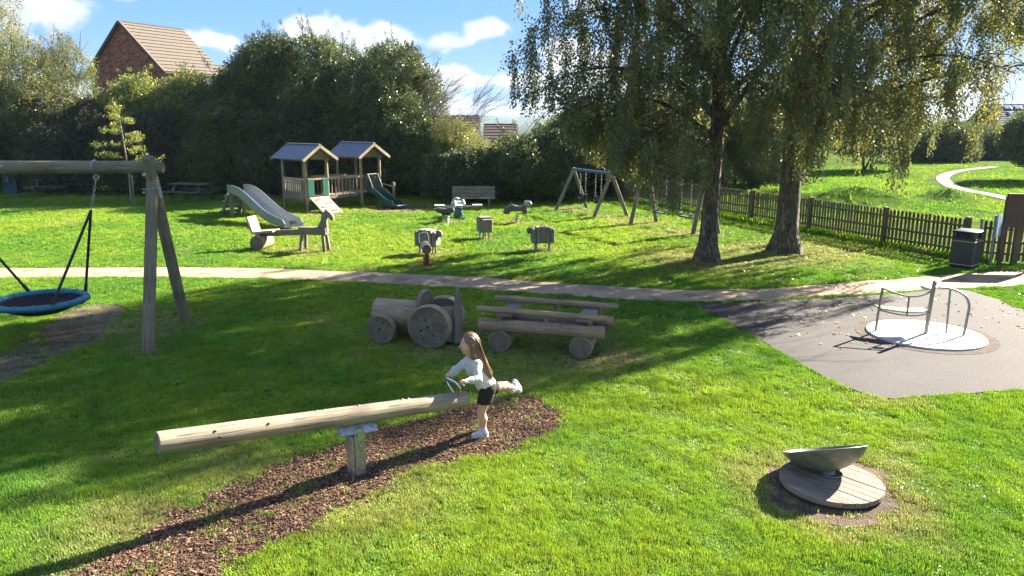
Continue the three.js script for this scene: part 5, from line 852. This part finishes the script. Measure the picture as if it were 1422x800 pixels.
shrub('evergreen_tree', 'upright dark evergreen tree with pointed top in the hedge', -12.0, -38, { ...TR, seed: 10, h: 7.5, rx: 2.2, count: 6200, tones: DK.concat(MID), mat: M.glossLeaf, ragged: 0.16, wisps: 40, wispLeaves: 8, tall: 1.2 });
shrub('evergreen_tree', 'broad dark evergreen tree behind the play tower roofs', -9.2, -38.2, { ...TR, seed: 11, h: 7.5, rx: 3.0, lobes: 18, count: 7600, tones: DK.concat(MID), mat: M.glossLeaf, ragged: 0.16, wisps: 50, wispLeaves: 6 });
shrub('ivy_tree', 'ivy covered tree with bright green crown behind the second cabin', -5.9, -37.4, { ...TR, seed: 12, h: 7.2, rx: 2.7, lobes: 18, count: 7200, tones: DK.concat(MID), mat: M.glossLeaf, wisps: 30, tr: 0.16 });
shrub('hedge_shrub', 'dark shrub behind the first roofed cabin', -10.8, -35.8, { ...SH, seed: 13, h: 4.3, rx: 2.2, count: 4600, tones: DK, mat: M.glossLeaf });
shrub('hedge_shrub', 'dark shrub behind the green slide', -7.0, -35.6, { ...SH, seed: 14, h: 4.2, rx: 2.1, count: 4600, tones: DK, mat: M.glossLeaf });
shrub('hedge_shrub', 'dark glossy shrub between the green slide and the bench', -4.6, -35.2, { ...SH, seed: 15, h: 3.9, rx: 1.8, count: 4200, tones: DK.concat(MID), mat: M.glossLeaf });
shrub('hedge_shrub', 'silvery olive shrub behind the bench', -3.0, -35.2, { ...SH, seed: 16, h: 3.4, rx: 1.9, count: 4200, tones: OLV.concat(YEL), clump: clumpFine, ragged: 0.25, wisps: 50 });  // yellow tones paint in sunlight that other bushes keep off these leaves
shrub('hedge_shrub', 'yellow green shrub below the distant red roof', -0.9, -36.8, { ...SH, seed: 17, h: 2.3, rx: 1.5, count: 3400, tones: YEL.concat(OLV), ragged: 0.25, wisps: 30 });  // yellow green leaves, with missing sunlight painted into the tones
shrub('hedge_shrub', 'low dark shrub directly behind the bench back', -1.9, -33.2, { ...SH, seed: 18, h: 2.3, rx: 1.8, count: 4200, tones: DK, mat: M.glossLeaf });
shrub('hedge_shrub', 'wide dark bush between the bench and the small swings', 1.2, -33.6, { ...SH, seed: 19, h: 3.0, rx: 2.2, count: 5600, tones: DK.concat(MID), clump: clumpBroad, wisps: 30, wispLeaves: 8 });
shrub('hedge_shrub', 'bright tipped bush rising beside the birch curtain', 2.6, -35.8, { ...SH, seed: 20, h: 3.6, rx: 1.7, count: 3800, tones: MID.concat(YEL), wisps: 30, wispLeaves: 8 });
shrub('hedge_shrub', 'dark bush behind the small swing set', 4.2, -35.4, { ...SH, seed: 21, h: 4.3, rx: 2.3, count: 5200, tones: DK });
shrub('hedge_shrub', 'dark tall bush behind the fence and taller swing set', 8.2, -38.5, { ...SH, seed: 22, h: 5.2, rx: 2.8, count: 5600, tones: DK.concat(MID), wisps: 30 });
shrub('hedge_shrub', 'shrub beyond the fence between the two birch trunks', 12.6, -41, { ...SH, seed: 23, h: 4.8, rx: 2.9, count: 5200, tones: MID.concat(OLV), wisps: 30 });
shrub('meadow_tree', 'rounded tree across the meadow behind the long birch limb', 26.2, -56, { cat: 'tree', group: 'trees across the meadow', seed: 24, h: 6.2, rx: 3.2, count: 5200, leaf: 1.3, tones: MID, base: 1.2 });
shrub('meadow_tree', 'dark low tree in the meadow hedge before the slate roof', 36.5, -66, { cat: 'tree', group: 'trees across the meadow', seed: 25, h: 3.2, rx: 3.2, count: 4200, leaf: 1.4, tones: DK.concat(MID) });
shrub('meadow_tree', 'spreading dark tree beside the slate roofed building', 30.6, -44.5, { cat: 'tree', group: 'trees across the meadow', seed: 26, h: 4.0, rx: 2.3, count: 5200, tones: DK.concat(MID), base: 0.9, tr: 0.14 });
shrub('meadow_tree', 'broad tree at the meadow edge behind the stout birch', 19.2, -58, { cat: 'tree', group: 'trees across the meadow', seed: 27, h: 5.2, rx: 3.4, count: 4600, leaf: 1.4, tones: MID });
shrub('meadow_tree', 'dark hedge tree where the footpath leaves the meadow', 43, -70, { cat: 'tree', group: 'trees across the meadow', seed: 28, h: 2.6, rx: 3.4, count: 4200, leaf: 1.5, tones: DK });

{ // clover and broad-leaved weeds in the turf, a few fallen birch leaves
  const r = rng(63), rows = [], fall = [], lay = (q) => new THREE.Quaternion().setFromEuler(new THREE.Euler((r() - 0.5) * q, r() * 6.283, (r() - 0.5) * q, 'YXZ'));
  for (let i = 0; i < 5200; i++) { const d = Math.sqrt(mix(25, 400, r())), x = (r() * 2 - 1) * 0.74 * d, z = -d; if (fbm(x * 0.8 + 3, 6, z * 0.8, 3) < 0.52 || Object.values(outline).some((b) => inside(x, z, b))) continue; const s = 0.2 + 0.16 * r(); rows.push([x, 0.022, z, lay(0.5), s, s * 0.3, s, tint([0.085, 0.19, 0.03], r, 0.4)]); }
  for (let i = 0; i < 1300; i++) { const a = r() * 6.283, d = 7.5 * Math.sqrt(r()), x = 5.6 + Math.cos(a) * d - 1, z = -18 + Math.sin(a) * d * 0.9; if (x > 5.2 + (z + 33.45) * 0.44) continue; fall.push([x, 0.024 + 0.012 * r(), z, lay(1.2), 1, 1, 1, tint([[0.36, 0.26, 0.06], [0.25, 0.15, 0.05], [0.42, 0.34, 0.1]][r() * 3 | 0], r, 0.4)]); }
  const w = copies(clumpFine, M.shrubLeaf, rows); w.name = 'lawn_weeds'; w.userData = { kind: 'stuff', label: 'low clover and broad leaved weeds scattered in the lawn', category: 'weeds' }; scene.add(w);
  const f = copies(leaves([[V3(-0.025, 0, 0), V3(1, 0, 0), V3(0, 0, -1), 0.055, 0.042]]), M.shrubLeaf, fall); f.name = 'fallen_leaves'; f.userData = { kind: 'stuff', label: 'small dry birch leaves fallen around the birch trunks', category: 'leaves' }; scene.add(f);
}
// bare twiggy tree leaning out of the hedge
{
  const t = thing('bare_twiggy_tree', 'leafless twiggy tree spreading fine branches against the sky', 'tree', [-5.0, 0, -36.2]), r = rng(77), main = [], fine = [], rows = [];
  const grow = (p, d, L, rad, lv) => {
    const pts = [p.clone()], rr = [rad], n = 5; for (let k = 1; k <= n; k++) { d.add(V3((r() - 0.42) * 0.22, (r() - 0.4) * 0.16, (r() - 0.5) * 0.22)).normalize(); pts.push(pts[k - 1].clone().addScaledVector(d, L / n)); rr.push(Math.max(0.004, rad * (1 - 0.7 * k / n))); }
    if (lv < 2) main.push([pts, rr]); else fine.push(limbGeo(pts, rr, 3)); if (lv > 3) return;
    const nc = lv === 0 ? 6 : 5; for (let c = 0; c < nc; c++) { const k = 1 + (r() * (n - 1) | 0) + (c > 2 ? 1 : 0), q = pts[Math.min(n, k)]; const nd = d.clone().add(V3((r() - 0.3) * 1.3, (r() - 0.35) * 0.9, (r() - 0.5) * 1.1)).normalize(); grow(q, nd, L * (0.55 + 0.2 * r()), rr[Math.min(n, k)] * 0.7, lv + 1); }
    if (lv === 3 && r() < 0.25) rows.push([pts[n].x, pts[n].y, pts[n].z, anyQ(r), 0.5, 0.5, 0.5, tint(OLV[0], r)]);
  };
  for (let i = 0; i < 4; i++) grow(P(i * 0.3 - 0.4, 0, 0), V3(-0.15 + 0.16 * i, 1, (r() - 0.5) * 0.4).normalize(), 2.95, 0.07, 0);
  main.forEach(([p, q], i) => part(t, i ? 'limb' : 'trunk', limbGeo(p, q, 6), M.limb));
  stuffPart(t, 'twigs', new THREE.Mesh(mergeGeometries(fine), std(col(0.2, 0.17, 0.14), 0.95))); stuffPart(t, 'foliage', copies(clumpFine, M.shrubLeaf, rows));
}
{ // thin sapling in a square of rough grass
  const t = thing('sapling', 'thin young sapling with sparse yellow green leaves on the lawn', 'tree', [-15.7, 0, -31.2]), r = rng(41), rows = [];
  const tp = [P(0, -0.05, 0), P(0.03, 1.2, 0), P(-0.04, 2.4, 0), P(-0.1, 3.4, 0), P(-0.3, 4.2, 0)]; part(t, 'trunk', limbGeo(tp, [0.05, 0.042, 0.034, 0.024, 0.01], 8), M.greyWood);
  for (const [y, az, L] of [[1.7, 0.1, 1.5], [1.9, 3.0, 1.1], [2.1, 0.5, 1.3], [2.3, 2.6, 1.2], [2.5, 5.2, 0.8], [2.7, 0.2, 0.9], [2.9, 3.3, 0.9], [3.1, 1.8, 0.7], [3.3, 0.3, 0.6], [3.5, 3.6, 0.7], [3.8, 2.9, 0.5]]) {
    const a = P(-0.03, y, 0), pts = [a]; for (let k = 1; k <= 4; k++) pts.push(P(a.x + Math.cos(az) * L * k / 4, y + 0.28 * Math.sin(k / 4 * 2.2) * L * 0.6, Math.sin(az) * L * k / 4)); part(t, 'branch', limbGeo(pts, [0.016, 0.013, 0.01, 0.007, 0.004], 5), M.limb);
    for (let q = 0; q < 15; q++) { const f = 0.2 + 0.8 * r(), k = Math.min(3, f * 4 | 0), p = V3().lerpVectors(pts[k], pts[k + 1], f * 4 - k); rows.push([p.x + (r() - 0.5) * 0.2, p.y + (r() - 0.3) * 0.16, p.z + (r() - 0.5) * 0.25, anyQ(r), 0.62, 0.5, 0.62, tint(YEL[r() * 3 | 0], r)]); }
  }
  for (let q = 0; q < 14; q++) { const f = r(); rows.push([-0.1 - f * 0.2 + (r() - 0.5) * 0.3, 3.4 + f * 0.9, (r() - 0.5) * 0.3, anyQ(r), 0.6, 0.55, 0.6, tint(YEL[r() * 3 | 0], r)]); }
  stuffPart(t, 'foliage', copies(clumpBroad, M.shrubLeaf, rows)); part(t, 'stake', logWhole(P(0.16, -0.1, 0.05), P(0.16, 1.25, 0.05), 0.03, 0.03, { seg: 8, rings: 2, bevel: 0.004 }), M.postWood);
  part(t, 'tie', at(new THREE.TorusGeometry(0.1, 0.012, 5, 14), 0.08, 1.1, 0.03, Math.PI / 2, 0, 0), M.rubber);
}

// ================================================================ the child at the seesaw
// surface nets over a signed distance function
function iso(sdf, lo, hi, cell) {
  const nx = Math.ceil((hi.x - lo.x) / cell) + 1, ny = Math.ceil((hi.y - lo.y) / cell) + 1, nz = Math.ceil((hi.z - lo.z) / cell) + 1, F = new Float32Array(nx * ny * nz), I = (i, j, k) => (k * ny + j) * nx + i;
  const S = 5, far = S * cell * 1.35;                                      // blocks well away from the surface are filled without sampling
  for (let kk = 0; kk < nz; kk += S) for (let jj = 0; jj < ny; jj += S) for (let ii = 0; ii < nx; ii += S) {
    const m = sdf(lo.x + (ii + 2) * cell, lo.y + (jj + 2) * cell, lo.z + (kk + 2) * cell), skip = Math.abs(m) > far;
    for (let k = kk; k < Math.min(nz, kk + S); k++) for (let j = jj; j < Math.min(ny, jj + S); j++) for (let i = ii; i < Math.min(nx, ii + S); i++) F[I(i, j, k)] = skip ? m : sdf(lo.x + i * cell, lo.y + j * cell, lo.z + k * cell);
  }
  const id = new Int32Array(nx * ny * nz).fill(-1), pos = [], idx = [];
  const E = [[0, 1], [2, 3], [4, 5], [6, 7], [0, 2], [1, 3], [4, 6], [5, 7], [0, 4], [1, 5], [2, 6], [3, 7]], c = new Float32Array(8);
  for (let k = 0; k < nz - 1; k++) for (let j = 0; j < ny - 1; j++) for (let i = 0; i < nx - 1; i++) {
    let m = 0; for (let q = 0; q < 8; q++) { c[q] = F[I(i + (q & 1), j + (q >> 1 & 1), k + (q >> 2))]; if (c[q] < 0) m |= 1 << q; } if (m === 0 || m === 255) continue;
    let x = 0, y = 0, z = 0, n = 0; for (const [a, b] of E) if ((c[a] < 0) !== (c[b] < 0)) { const t = c[a] / (c[a] - c[b]); x += (a & 1) + ((b & 1) - (a & 1)) * t; y += (a >> 1 & 1) + ((b >> 1 & 1) - (a >> 1 & 1)) * t; z += (a >> 2) + ((b >> 2) - (a >> 2)) * t; n++; }
    id[I(i, j, k)] = pos.length / 3; pos.push(lo.x + (i + x / n) * cell, lo.y + (j + y / n) * cell, lo.z + (k + z / n) * cell);
  }
  const quad = (a, b, c2, d, f) => { if (a < 0 || b < 0 || c2 < 0 || d < 0) return; f ? idx.push(a, b, c2, a, c2, d) : idx.push(a, c2, b, a, d, c2); };
  for (let k = 1; k < nz - 1; k++) for (let j = 1; j < ny - 1; j++) for (let i = 1; i < nx - 1; i++) {
    const v = F[I(i, j, k)] < 0;
    if (v !== F[I(i + 1, j, k)] < 0) quad(id[I(i, j - 1, k - 1)], id[I(i, j, k - 1)], id[I(i, j, k)], id[I(i, j - 1, k)], v);
    if (v !== F[I(i, j + 1, k)] < 0) quad(id[I(i - 1, j, k - 1)], id[I(i - 1, j, k)], id[I(i, j, k)], id[I(i, j, k - 1)], v);
    if (v !== F[I(i, j, k + 1)] < 0) quad(id[I(i - 1, j - 1, k)], id[I(i, j - 1, k)], id[I(i, j, k)], id[I(i - 1, j, k)], v);
  }
  const g = new THREE.BufferGeometry(); g.setAttribute('position', new THREE.Float32BufferAttribute(pos, 3)); g.setIndex(idx); g.computeVertexNormals();
  const uv = new Float32Array(pos.length / 3 * 2); for (let i = 0; i < uv.length / 2; i++) { uv[i * 2] = (pos[i * 3] + pos[i * 3 + 2]) * 4; uv[i * 2 + 1] = pos[i * 3 + 1] * 4; } g.setAttribute('uv', new THREE.BufferAttribute(uv, 2)); return g;
}
const cap3 = (px, py, pz, b) => { const [ax, ay, az, ra, bx, by, bz, rb] = b, dx = bx - ax, dy = by - ay, dz = bz - az, t = clamp(((px - ax) * dx + (py - ay) * dy + (pz - az) * dz) / (dx * dx + dy * dy + dz * dz + 1e-9)); return Math.hypot(px - ax - dx * t, py - ay - dy * t, pz - az - dz * t) - (ra + (rb - ra) * t); };
const smin = (a, b, k) => { const h = Math.max(k - Math.abs(a - b), 0) / k; return Math.min(a, b) - h * h * k * 0.25; };
const bones = (list, k) => (x, y, z) => { let d = 1e3; for (const b of list) d = smin(d, cap3(x, y, z, b), b[8] ?? k); return d; };
const bone = (a, ra, b, rb, k) => [...a, ra, ...b, rb, k];
const ell = (x, y, z, c, r) => { const k0 = Math.hypot((x - c[0]) / r[0], (y - c[1]) / r[1], (z - c[2]) / r[2]); return (k0 - 1) * Math.min(...r) * (k0 > 0 ? 1 : 1); };
{
  const O = [-0.33, 0, -7.95], w = (x, y, z) => [x - O[0], y, z - O[2]];
  const fw = V3(-0.955, 0, 0.297), lf = V3(0.297, 0, 0.955), off = (p, f, l, u) => [p[0] + fw.x * f + lf.x * l, p[1] + u, p[2] + fw.z * f + lf.z * l];
  const pel = w(-0.285, 0.575, -7.965), waist = w(-0.335, 0.685, -7.96), chest = w(-0.415, 0.82, -7.945), neck = w(-0.452, 0.93, -7.94), head = w(-0.468, 1.095, -7.93);
  const shL = off(chest, 0.0, 0.105, 0.075), shR = off(chest, 0.02, -0.105, 0.075);
  const elL = w(-0.375, 0.765, -7.735), hdL = w(-0.520, 0.775, -7.615), elR = w(-0.620, 0.79, -7.955), hdR = w(-0.690, 0.775, -7.825);
  const hipL = off(pel, 0, 0.06, -0.03), hipR = off(pel, -0.01, -0.06, -0.02), knL = w(-0.345, 0.315, -7.915), anL = w(-0.325, 0.085, -7.93), knR = w(-0.125, 0.515, -8.19), anR = w(0.02, 0.435, -8.36);
  const skin = new THREE.MeshPhysicalMaterial({ color: col(0.50, 0.29, 0.20), roughness: 0.55, sheen: 0.2, sheenColor: col(0.6, 0.4, 0.3) });
  const legs = [bone(hipL, 0.072, knL, 0.046), bone(knL, 0.045, [mix(knL[0], anL[0], 0.35) + 0.012, mix(knL[1], anL[1], 0.35), mix(knL[2], anL[2], 0.35)], 0.044), bone([mix(knL[0], anL[0], 0.35) + 0.012, mix(knL[1], anL[1], 0.35), mix(knL[2], anL[2], 0.35)], 0.047, anL, 0.031), bone(hipR, 0.078, knR, 0.05), bone(knR, 0.049, [mix(knR[0], anR[0], 0.35), mix(knR[1], anR[1], 0.35) + 0.012, mix(knR[2], anR[2], 0.35)], 0.048), bone([mix(knR[0], anR[0], 0.35), mix(knR[1], anR[1], 0.35) + 0.012, mix(knR[2], anR[2], 0.35)], 0.046, anR, 0.031)];
  const torso = [bone(off(pel, 0, 0.04, 0), 0.085, off(pel, 0, -0.04, 0), 0.085), bone(pel, 0.082, waist, 0.07, 0.06), bone(waist, 0.07, chest, 0.08, 0.06), bone(shL, 0.045, shR, 0.045, 0.07), bone(chest, 0.08, neck, 0.038, 0.05)];
  const arms = [bone(shL, 0.042, elL, 0.034), bone(elL, 0.033, hdL, 0.023), bone(shR, 0.042, elR, 0.034), bone(elR, 0.033, hdR, 0.023)];
  const bodyF = bones([...torso, ...arms, ...legs, bone(neck, 0.038, [head[0], head[1] - 0.05, head[2]], 0.036, 0.03)], 0.03);
  // head: skull, jaw, nose, brow, lips, ears; it looks along fw
  const hp = (f, l, u) => off(head, f, l, u);
  const hl = [bone(hp(0.032, 0, -0.075), 0.034, hp(0.05, 0, -0.085), 0.024, 0.03), bone(hp(0.088, 0, 0.008), 0.008, hp(0.108, 0, -0.022), 0.0115, 0.016), bone(hp(0.074, 0.03, 0.024), 0.012, hp(0.074, -0.03, 0.024), 0.012, 0.02), bone(hp(0.083, 0.014, -0.052), 0.0075, hp(0.083, -0.014, -0.052), 0.0075, 0.008), bone(hp(0.081, 0.011, -0.064), 0.008, hp(0.081, -0.011, -0.064), 0.008, 0.008), bone(hp(-0.01, 0.078, -0.01), 0.013, hp(-0.02, 0.082, 0.015), 0.011, 0.006), bone(hp(-0.01, -0.078, -0.01), 0.013, hp(-0.02, -0.082, 0.015), 0.011, 0.006), bone(hp(0.05, 0.036, -0.03), 0.026, hp(0.045, -0.036, -0.03), 0.026, 0.03)];
  const headF = (x, y, z) => { const dx = x - head[0], dz = z - head[2], f = dx * fw.x + dz * fw.z, l = dx * lf.x + dz * lf.z; let d = ell(f, y - head[1], l, [-0.005, 0.015, 0], [0.094, 0.104, 0.077]); for (const b of hl) d = smin(d, cap3(x, y, z, b), b[8]); return smin(d, cap3(x, y, z, bone(neck, 0.038, [head[0] - 0.005 * fw.x, head[1] - 0.05, head[2]], 0.038)), 0.03); };
  // hands closed round the handle bar
  const handF = (hd, el, s) => {
    const bar = V3(0.61, 0, 0.785), wr = V3(...el).sub(V3(...hd)).normalize(), up = V3(0, 1, 0), g = V3().crossVectors(bar, up).normalize(); if (g.dot(wr) > 0) g.negate();
    const c = V3(...hd), P3 = (b, a, r) => c.clone().addScaledVector(bar, b).addScaledVector(up, Math.cos(a) * r - 0.012).addScaledVector(g, Math.sin(a) * r).toArray(), l = [bone(c.clone().addScaledVector(wr, 0.035).toArray(), 0.021, P3(-0.018, -0.3, 0.02), 0.016, 0.015), bone(c.clone().addScaledVector(wr, 0.035).toArray(), 0.02, P3(0.02, -0.3, 0.02), 0.016, 0.015)];
    [[-0.027, 0.9], [-0.009, 1], [0.009, 0.98], [0.026, 0.82]].forEach(([b, k]) => { l.push(bone(P3(b, -0.2, 0.024), 0.0085, P3(b, 0.9, 0.026 * k), 0.008, 0.004), bone(P3(b, 0.9, 0.026 * k), 0.008, P3(b, 2.0, 0.024 * k), 0.0075, 0.003), bone(P3(b, 2.0, 0.024 * k), 0.0075, P3(b, 2.9, 0.021), 0.007, 0.003)); });
    l.push(bone(P3(-s * 0.03, -0.8, 0.024), 0.0105, P3(-s * 0.044, -1.7, 0.024), 0.009, 0.006), bone(P3(-s * 0.044, -1.7, 0.024), 0.009, P3(-s * 0.032, -2.7, 0.023), 0.008, 0.003));
    return bones(l, 0.004);
  };
  const around = (p, r) => [V3(p[0] - r, p[1] - r, p[2] - r), V3(p[0] + r, p[1] + r, p[2] + r)];
  const hF = headF, gl = handF(hdL, elL, 1), gr = handF(hdR, elR, -1);
  const bodyLow = (x, y, z) => bodyF(x, y, z);
  const geo = mergeGeometries([iso(bodyLow, V3(-0.45, 0.04, -0.52), V3(0.42, 1.07, 0.42), 0.011), iso(hF, ...around([head[0], head[1] - 0.01, head[2]], 0.15), 0.0042), iso(gl, ...around(hdL, 0.075), 0.0034), iso(gr, ...around(hdR, 0.075), 0.0034)]);
  const person = new THREE.Mesh(geo, skin); person.name = 'person'; person.position.set(...O); scene.add(person);
  tag(person, 'child in white jumper and black shorts leaning on the seesaw handle, one leg raised', 'person');
  // clothes: the same bones, a little thicker
  const noise = (x, y, z, a, f) => a * (fbm(x * f, y * f, z * f, 2) - 0.5);
  const sleeves = [bone(shL, 0.052, elL, 0.044), bone(elL, 0.044, [mix(elL[0], hdL[0], 0.72), mix(elL[1], hdL[1], 0.72), mix(elL[2], hdL[2], 0.72)], 0.036), bone(shR, 0.052, elR, 0.044), bone(elR, 0.044, [mix(elR[0], hdR[0], 0.72), mix(elR[1], hdR[1], 0.72), mix(elR[2], hdR[2], 0.72)], 0.036)];
  const jl = bones([bone(off(pel, 0.012, 0.03, 0.05), 0.094, off(pel, 0.012, -0.03, 0.05), 0.094), bone(off(pel, 0.0, 0, 0.05), 0.096, waist, 0.085, 0.05), bone(waist, 0.082, chest, 0.09, 0.06), bone(shL, 0.052, shR, 0.052, 0.07), bone(chest, 0.09, neck, 0.05, 0.05), ...sleeves], 0.035);
  const ax = V3(waist[0] - pel[0], waist[1] - pel[1], waist[2] - pel[2]).normalize();
  const jumper = (x, y, z) => { const hem = -((x - pel[0]) * ax.x + (y - pel[1]) * ax.y + (z - pel[2]) * ax.z) + 0.0, neckCut = y - (neck[1] + 0.018); let d = jl(x, y, z) + noise(x, y, z, 0.02, 14) + noise(x, y, z, 0.014, 60); const arm = Math.min(...sleeves.map((b) => cap3(x, y, z, b))); if (arm > 0.03) d = Math.max(d, hem + 0.012); return Math.max(d, neckCut); };
  part(person, 'jumper', iso(jumper, V3(-0.45, 0.5, -0.3), V3(0.3, 1.0, 0.42), 0.0095), std(col(0.80, 0.77, 0.70), 0.95, { map: T.knit, ...B(T.knit, 0.004) }));
  const sl = bones([bone(off(pel, 0, 0.042, 0.02), 0.092, off(pel, 0, -0.042, 0.02), 0.092), bone(off(pel, 0, 0.042, 0), 0.092, [mix(hipL[0], knL[0], 0.42), mix(hipL[1], knL[1], 0.42), mix(hipL[2], knL[2], 0.42)], 0.086), bone(off(pel, 0, -0.05, 0), 0.1, [mix(hipR[0], knR[0], 0.42), mix(hipR[1], knR[1], 0.42), mix(hipR[2], knR[2], 0.42)], 0.085)], 0.03);
  const shorts = (x, y, z) => { let d = sl(x, y, z) + noise(x, y, z, 0.012, 18); d = Math.max(d, y - 0.665, 0.425 - y); const tR = ((x - hipR[0]) * (knR[0] - hipR[0]) + (y - hipR[1]) * (knR[1] - hipR[1]) + (z - hipR[2]) * (knR[2] - hipR[2])) / 0.25; return Math.max(d, (tR - 0.155) * 0.9); };
  part(person, 'shorts', iso(shorts, V3(-0.2, 0.38, -0.35), V3(0.3, 0.72, 0.25), 0.009), std(col(0.012, 0.012, 0.014), 0.85, { map: T.knit }));
  const white = std(col(0.78, 0.78, 0.80), 0.6, { map: T.fine });
  const shoe = (a, dir, up, name) => {
    const D = V3(...dir).normalize(), Uu = V3(...up), S = V3().crossVectors(D, Uu).normalize(), U2 = V3().crossVectors(S, D), p = (f, s, u) => [a[0] + D.x * f + S.x * s + U2.x * u, a[1] + D.y * f + S.y * s + U2.y * u, a[2] + D.z * f + S.z * s + U2.z * u];
    const f = bones([bone(p(-0.028, 0, -0.045), 0.036, p(0.05, 0, -0.048), 0.034), bone(p(0.05, 0, -0.05), 0.034, p(0.105, 0.004, -0.055), 0.03), bone(p(-0.01, 0, -0.03), 0.038, p(0, 0, 0.025), 0.039), bone(p(0.0, 0, 0), 0.036, p(0.06, 0, -0.03), 0.03)], 0.025), lo = [Math.min(p(-0.1, 0, 0)[0], p(0.18, 0, 0)[0]) - 0.1, a[1] - 0.2, Math.min(p(-0.1, 0, 0)[2], p(0.18, 0, 0)[2]) - 0.1], hi = [Math.max(p(-0.1, 0, 0)[0], p(0.18, 0, 0)[0]) + 0.1, a[1] + 0.2, Math.max(p(-0.1, 0, 0)[2], p(0.18, 0, 0)[2]) + 0.1];
    const cut = (x, y, z) => Math.max(f(x, y, z), -((x - a[0]) * U2.x + (y - a[1]) * U2.y + (z - a[2]) * U2.z) - 0.078, ((x - a[0]) * U2.x + (y - a[1]) * U2.y + (z - a[2]) * U2.z) - 0.04);
    const m = part(person, 'shoe', iso(cut, V3(...lo), V3(...hi), 0.0065), white);
    const sole = bones([bone(p(-0.03, 0, -0.07), 0.036, p(0.05, 0, -0.07), 0.036), bone(p(0.05, 0, -0.07), 0.036, p(0.108, 0.004, -0.07), 0.03)], 0.02), slab2 = (x, y, z) => { const u = (x - a[0]) * U2.x + (y - a[1]) * U2.y + (z - a[2]) * U2.z; return Math.max(sole(x, y, z), u + 0.064, -u - 0.084); };
    part(m, 'sole', iso(slab2, V3(...lo), V3(...hi), 0.0065), std(col(0.7, 0.7, 0.68), 0.7));
    for (let k = 0; k < 3; k++) part(m, 'lace', tube([V3(...p(0.03 + k * 0.02, -0.022, -0.008 - k * 0.011)), V3(...p(0.034 + k * 0.02, 0, 0.004 - k * 0.011)), V3(...p(0.03 + k * 0.02, 0.022, -0.008 - k * 0.011))], 0.0032, 6, 5), std(col(0.35, 0.38, 0.5), 0.8));
    part(person, 'sock', iso((x, y, z) => { const u = (x - a[0]) * U2.x + (y - a[1]) * U2.y + (z - a[2]) * U2.z; return Math.max(cap3(x, y, z, bone(a, 0.036, p(0, 0, 0.09), 0.036)), u - 0.062, -u); }, V3(...lo), V3(...hi), 0.008), white);
  };
  shoe([anL[0] - 0.0, 0.092, anL[2]], [-0.96, 0, 0.28], [0, 1, 0]);
  shoe(anR, [0.42, -0.86, -0.3], [-0.6, 0.3, 0.74]);
  // hair: a cap over the skull and long strands down the back
  const hairM = new THREE.MeshPhysicalMaterial({ color: col(0.15, 0.085, 0.048), roughness: 0.42, specularIntensity: 0.8 }), hs = [bone(hp(-0.06, 0.0, 0.01), 0.062, hp(-0.085, 0.0, -0.1), 0.058), bone(hp(-0.085, 0.015, -0.1), 0.058, hp(-0.13, 0.035, -0.22), 0.055), bone(hp(-0.13, 0.035, -0.22), 0.055, hp(-0.185, 0.05, -0.34), 0.042), bone(hp(-0.185, 0.05, -0.34), 0.042, hp(-0.205, 0.055, -0.41), 0.02), bone(hp(-0.01, 0.072, -0.0), 0.026, hp(-0.035, 0.078, -0.12), 0.03), bone(hp(-0.01, -0.072, -0.0), 0.026, hp(-0.035, -0.078, -0.12), 0.03), bone(hp(-0.035, 0.078, -0.12), 0.03, hp(-0.09, 0.075, -0.22), 0.024)];
  const hairF = (x, y, z) => { const dx = x - head[0], dz = z - head[2], f = dx * fw.x + dz * fw.z, l = dx * lf.x + dz * lf.z, u = y - head[1]; let d = ell(f, u, l, [-0.012, 0.026, 0], [0.104, 0.112, 0.09]); d = Math.max(d, (f - 0.045) * 0.75 + Math.max(0, 0.05 - u) * 0.9 - 0.012); for (const b of hs) d = smin(d, cap3(x, y, z, b), 0.025); return d + 0.006 * Math.sin(l * 260 + f * 120 + u * 8) * (u < 0.06 ? 1 : 0.4); };
  const hair = part(person, 'hair', iso(hairF, V3(head[0] - 0.2, head[1] - 0.48, head[2] - 0.2), V3(head[0] + 0.32, head[1] + 0.16, head[2] + 0.22), 0.0062), hairM);
  const r = rng(8), st = []; for (let i = 0; i < 170; i++) { const l = (r() - 0.5) * 0.15, s = 0.09 * r(), e = 0.3 + 0.16 * r(); st.push(tube([hp(-0.03 - s * 0.5, l * 0.9, 0.10 - s * 0.3), hp(-0.10, l, 0.02), hp(-0.125 - 0.02 * r(), l * 0.85 + 0.012, -0.1), hp(-0.165 - 0.03 * r(), l * 0.75 + 0.035, -0.22), hp(-0.205 - 0.06 * (r() - 0.4), l * 0.75 + 0.05 + (r() - 0.5) * 0.03, -e)].map((q) => V3(...q)), 0.003 + 0.002 * r(), 12, 4)); }
  part(hair, 'strands', mergeGeometries(st), new THREE.MeshPhysicalMaterial({ color: col(0.21, 0.12, 0.066), roughness: 0.4 })).userData.kind = 'stuff';
  for (const s of [-1, 1]) { const e = hp(0.078, s * 0.031, 0.006), g = new THREE.SphereGeometry(0.0115, 12, 8); part(person, 'eye', at(g, ...e), std(col(0.75, 0.74, 0.72), 0.25)); const p2 = hp(0.0875, s * 0.033, 0.005); part(person, 'iris', at(new THREE.SphereGeometry(0.0045, 8, 6), ...p2), std(col(0.06, 0.035, 0.02), 0.3)); part(person, 'eyebrow', tube([V3(...hp(0.088, s * 0.014, 0.03)), V3(...hp(0.086, s * 0.03, 0.036)), V3(...hp(0.074, s * 0.046, 0.03))], 0.0028, 6, 5), hairM); }
  part(person, 'lips', tube([V3(...hp(0.086, 0.018, -0.057)), V3(...hp(0.094, 0, -0.057)), V3(...hp(0.086, -0.018, -0.057))], 0.005, 8, 6), std(col(0.42, 0.15, 0.13), 0.5));
}

scene.traverse((o) => { if (o.isMesh) { o.castShadow = true; o.receiveShadow = true; } });
renderer.render(scene, camera);
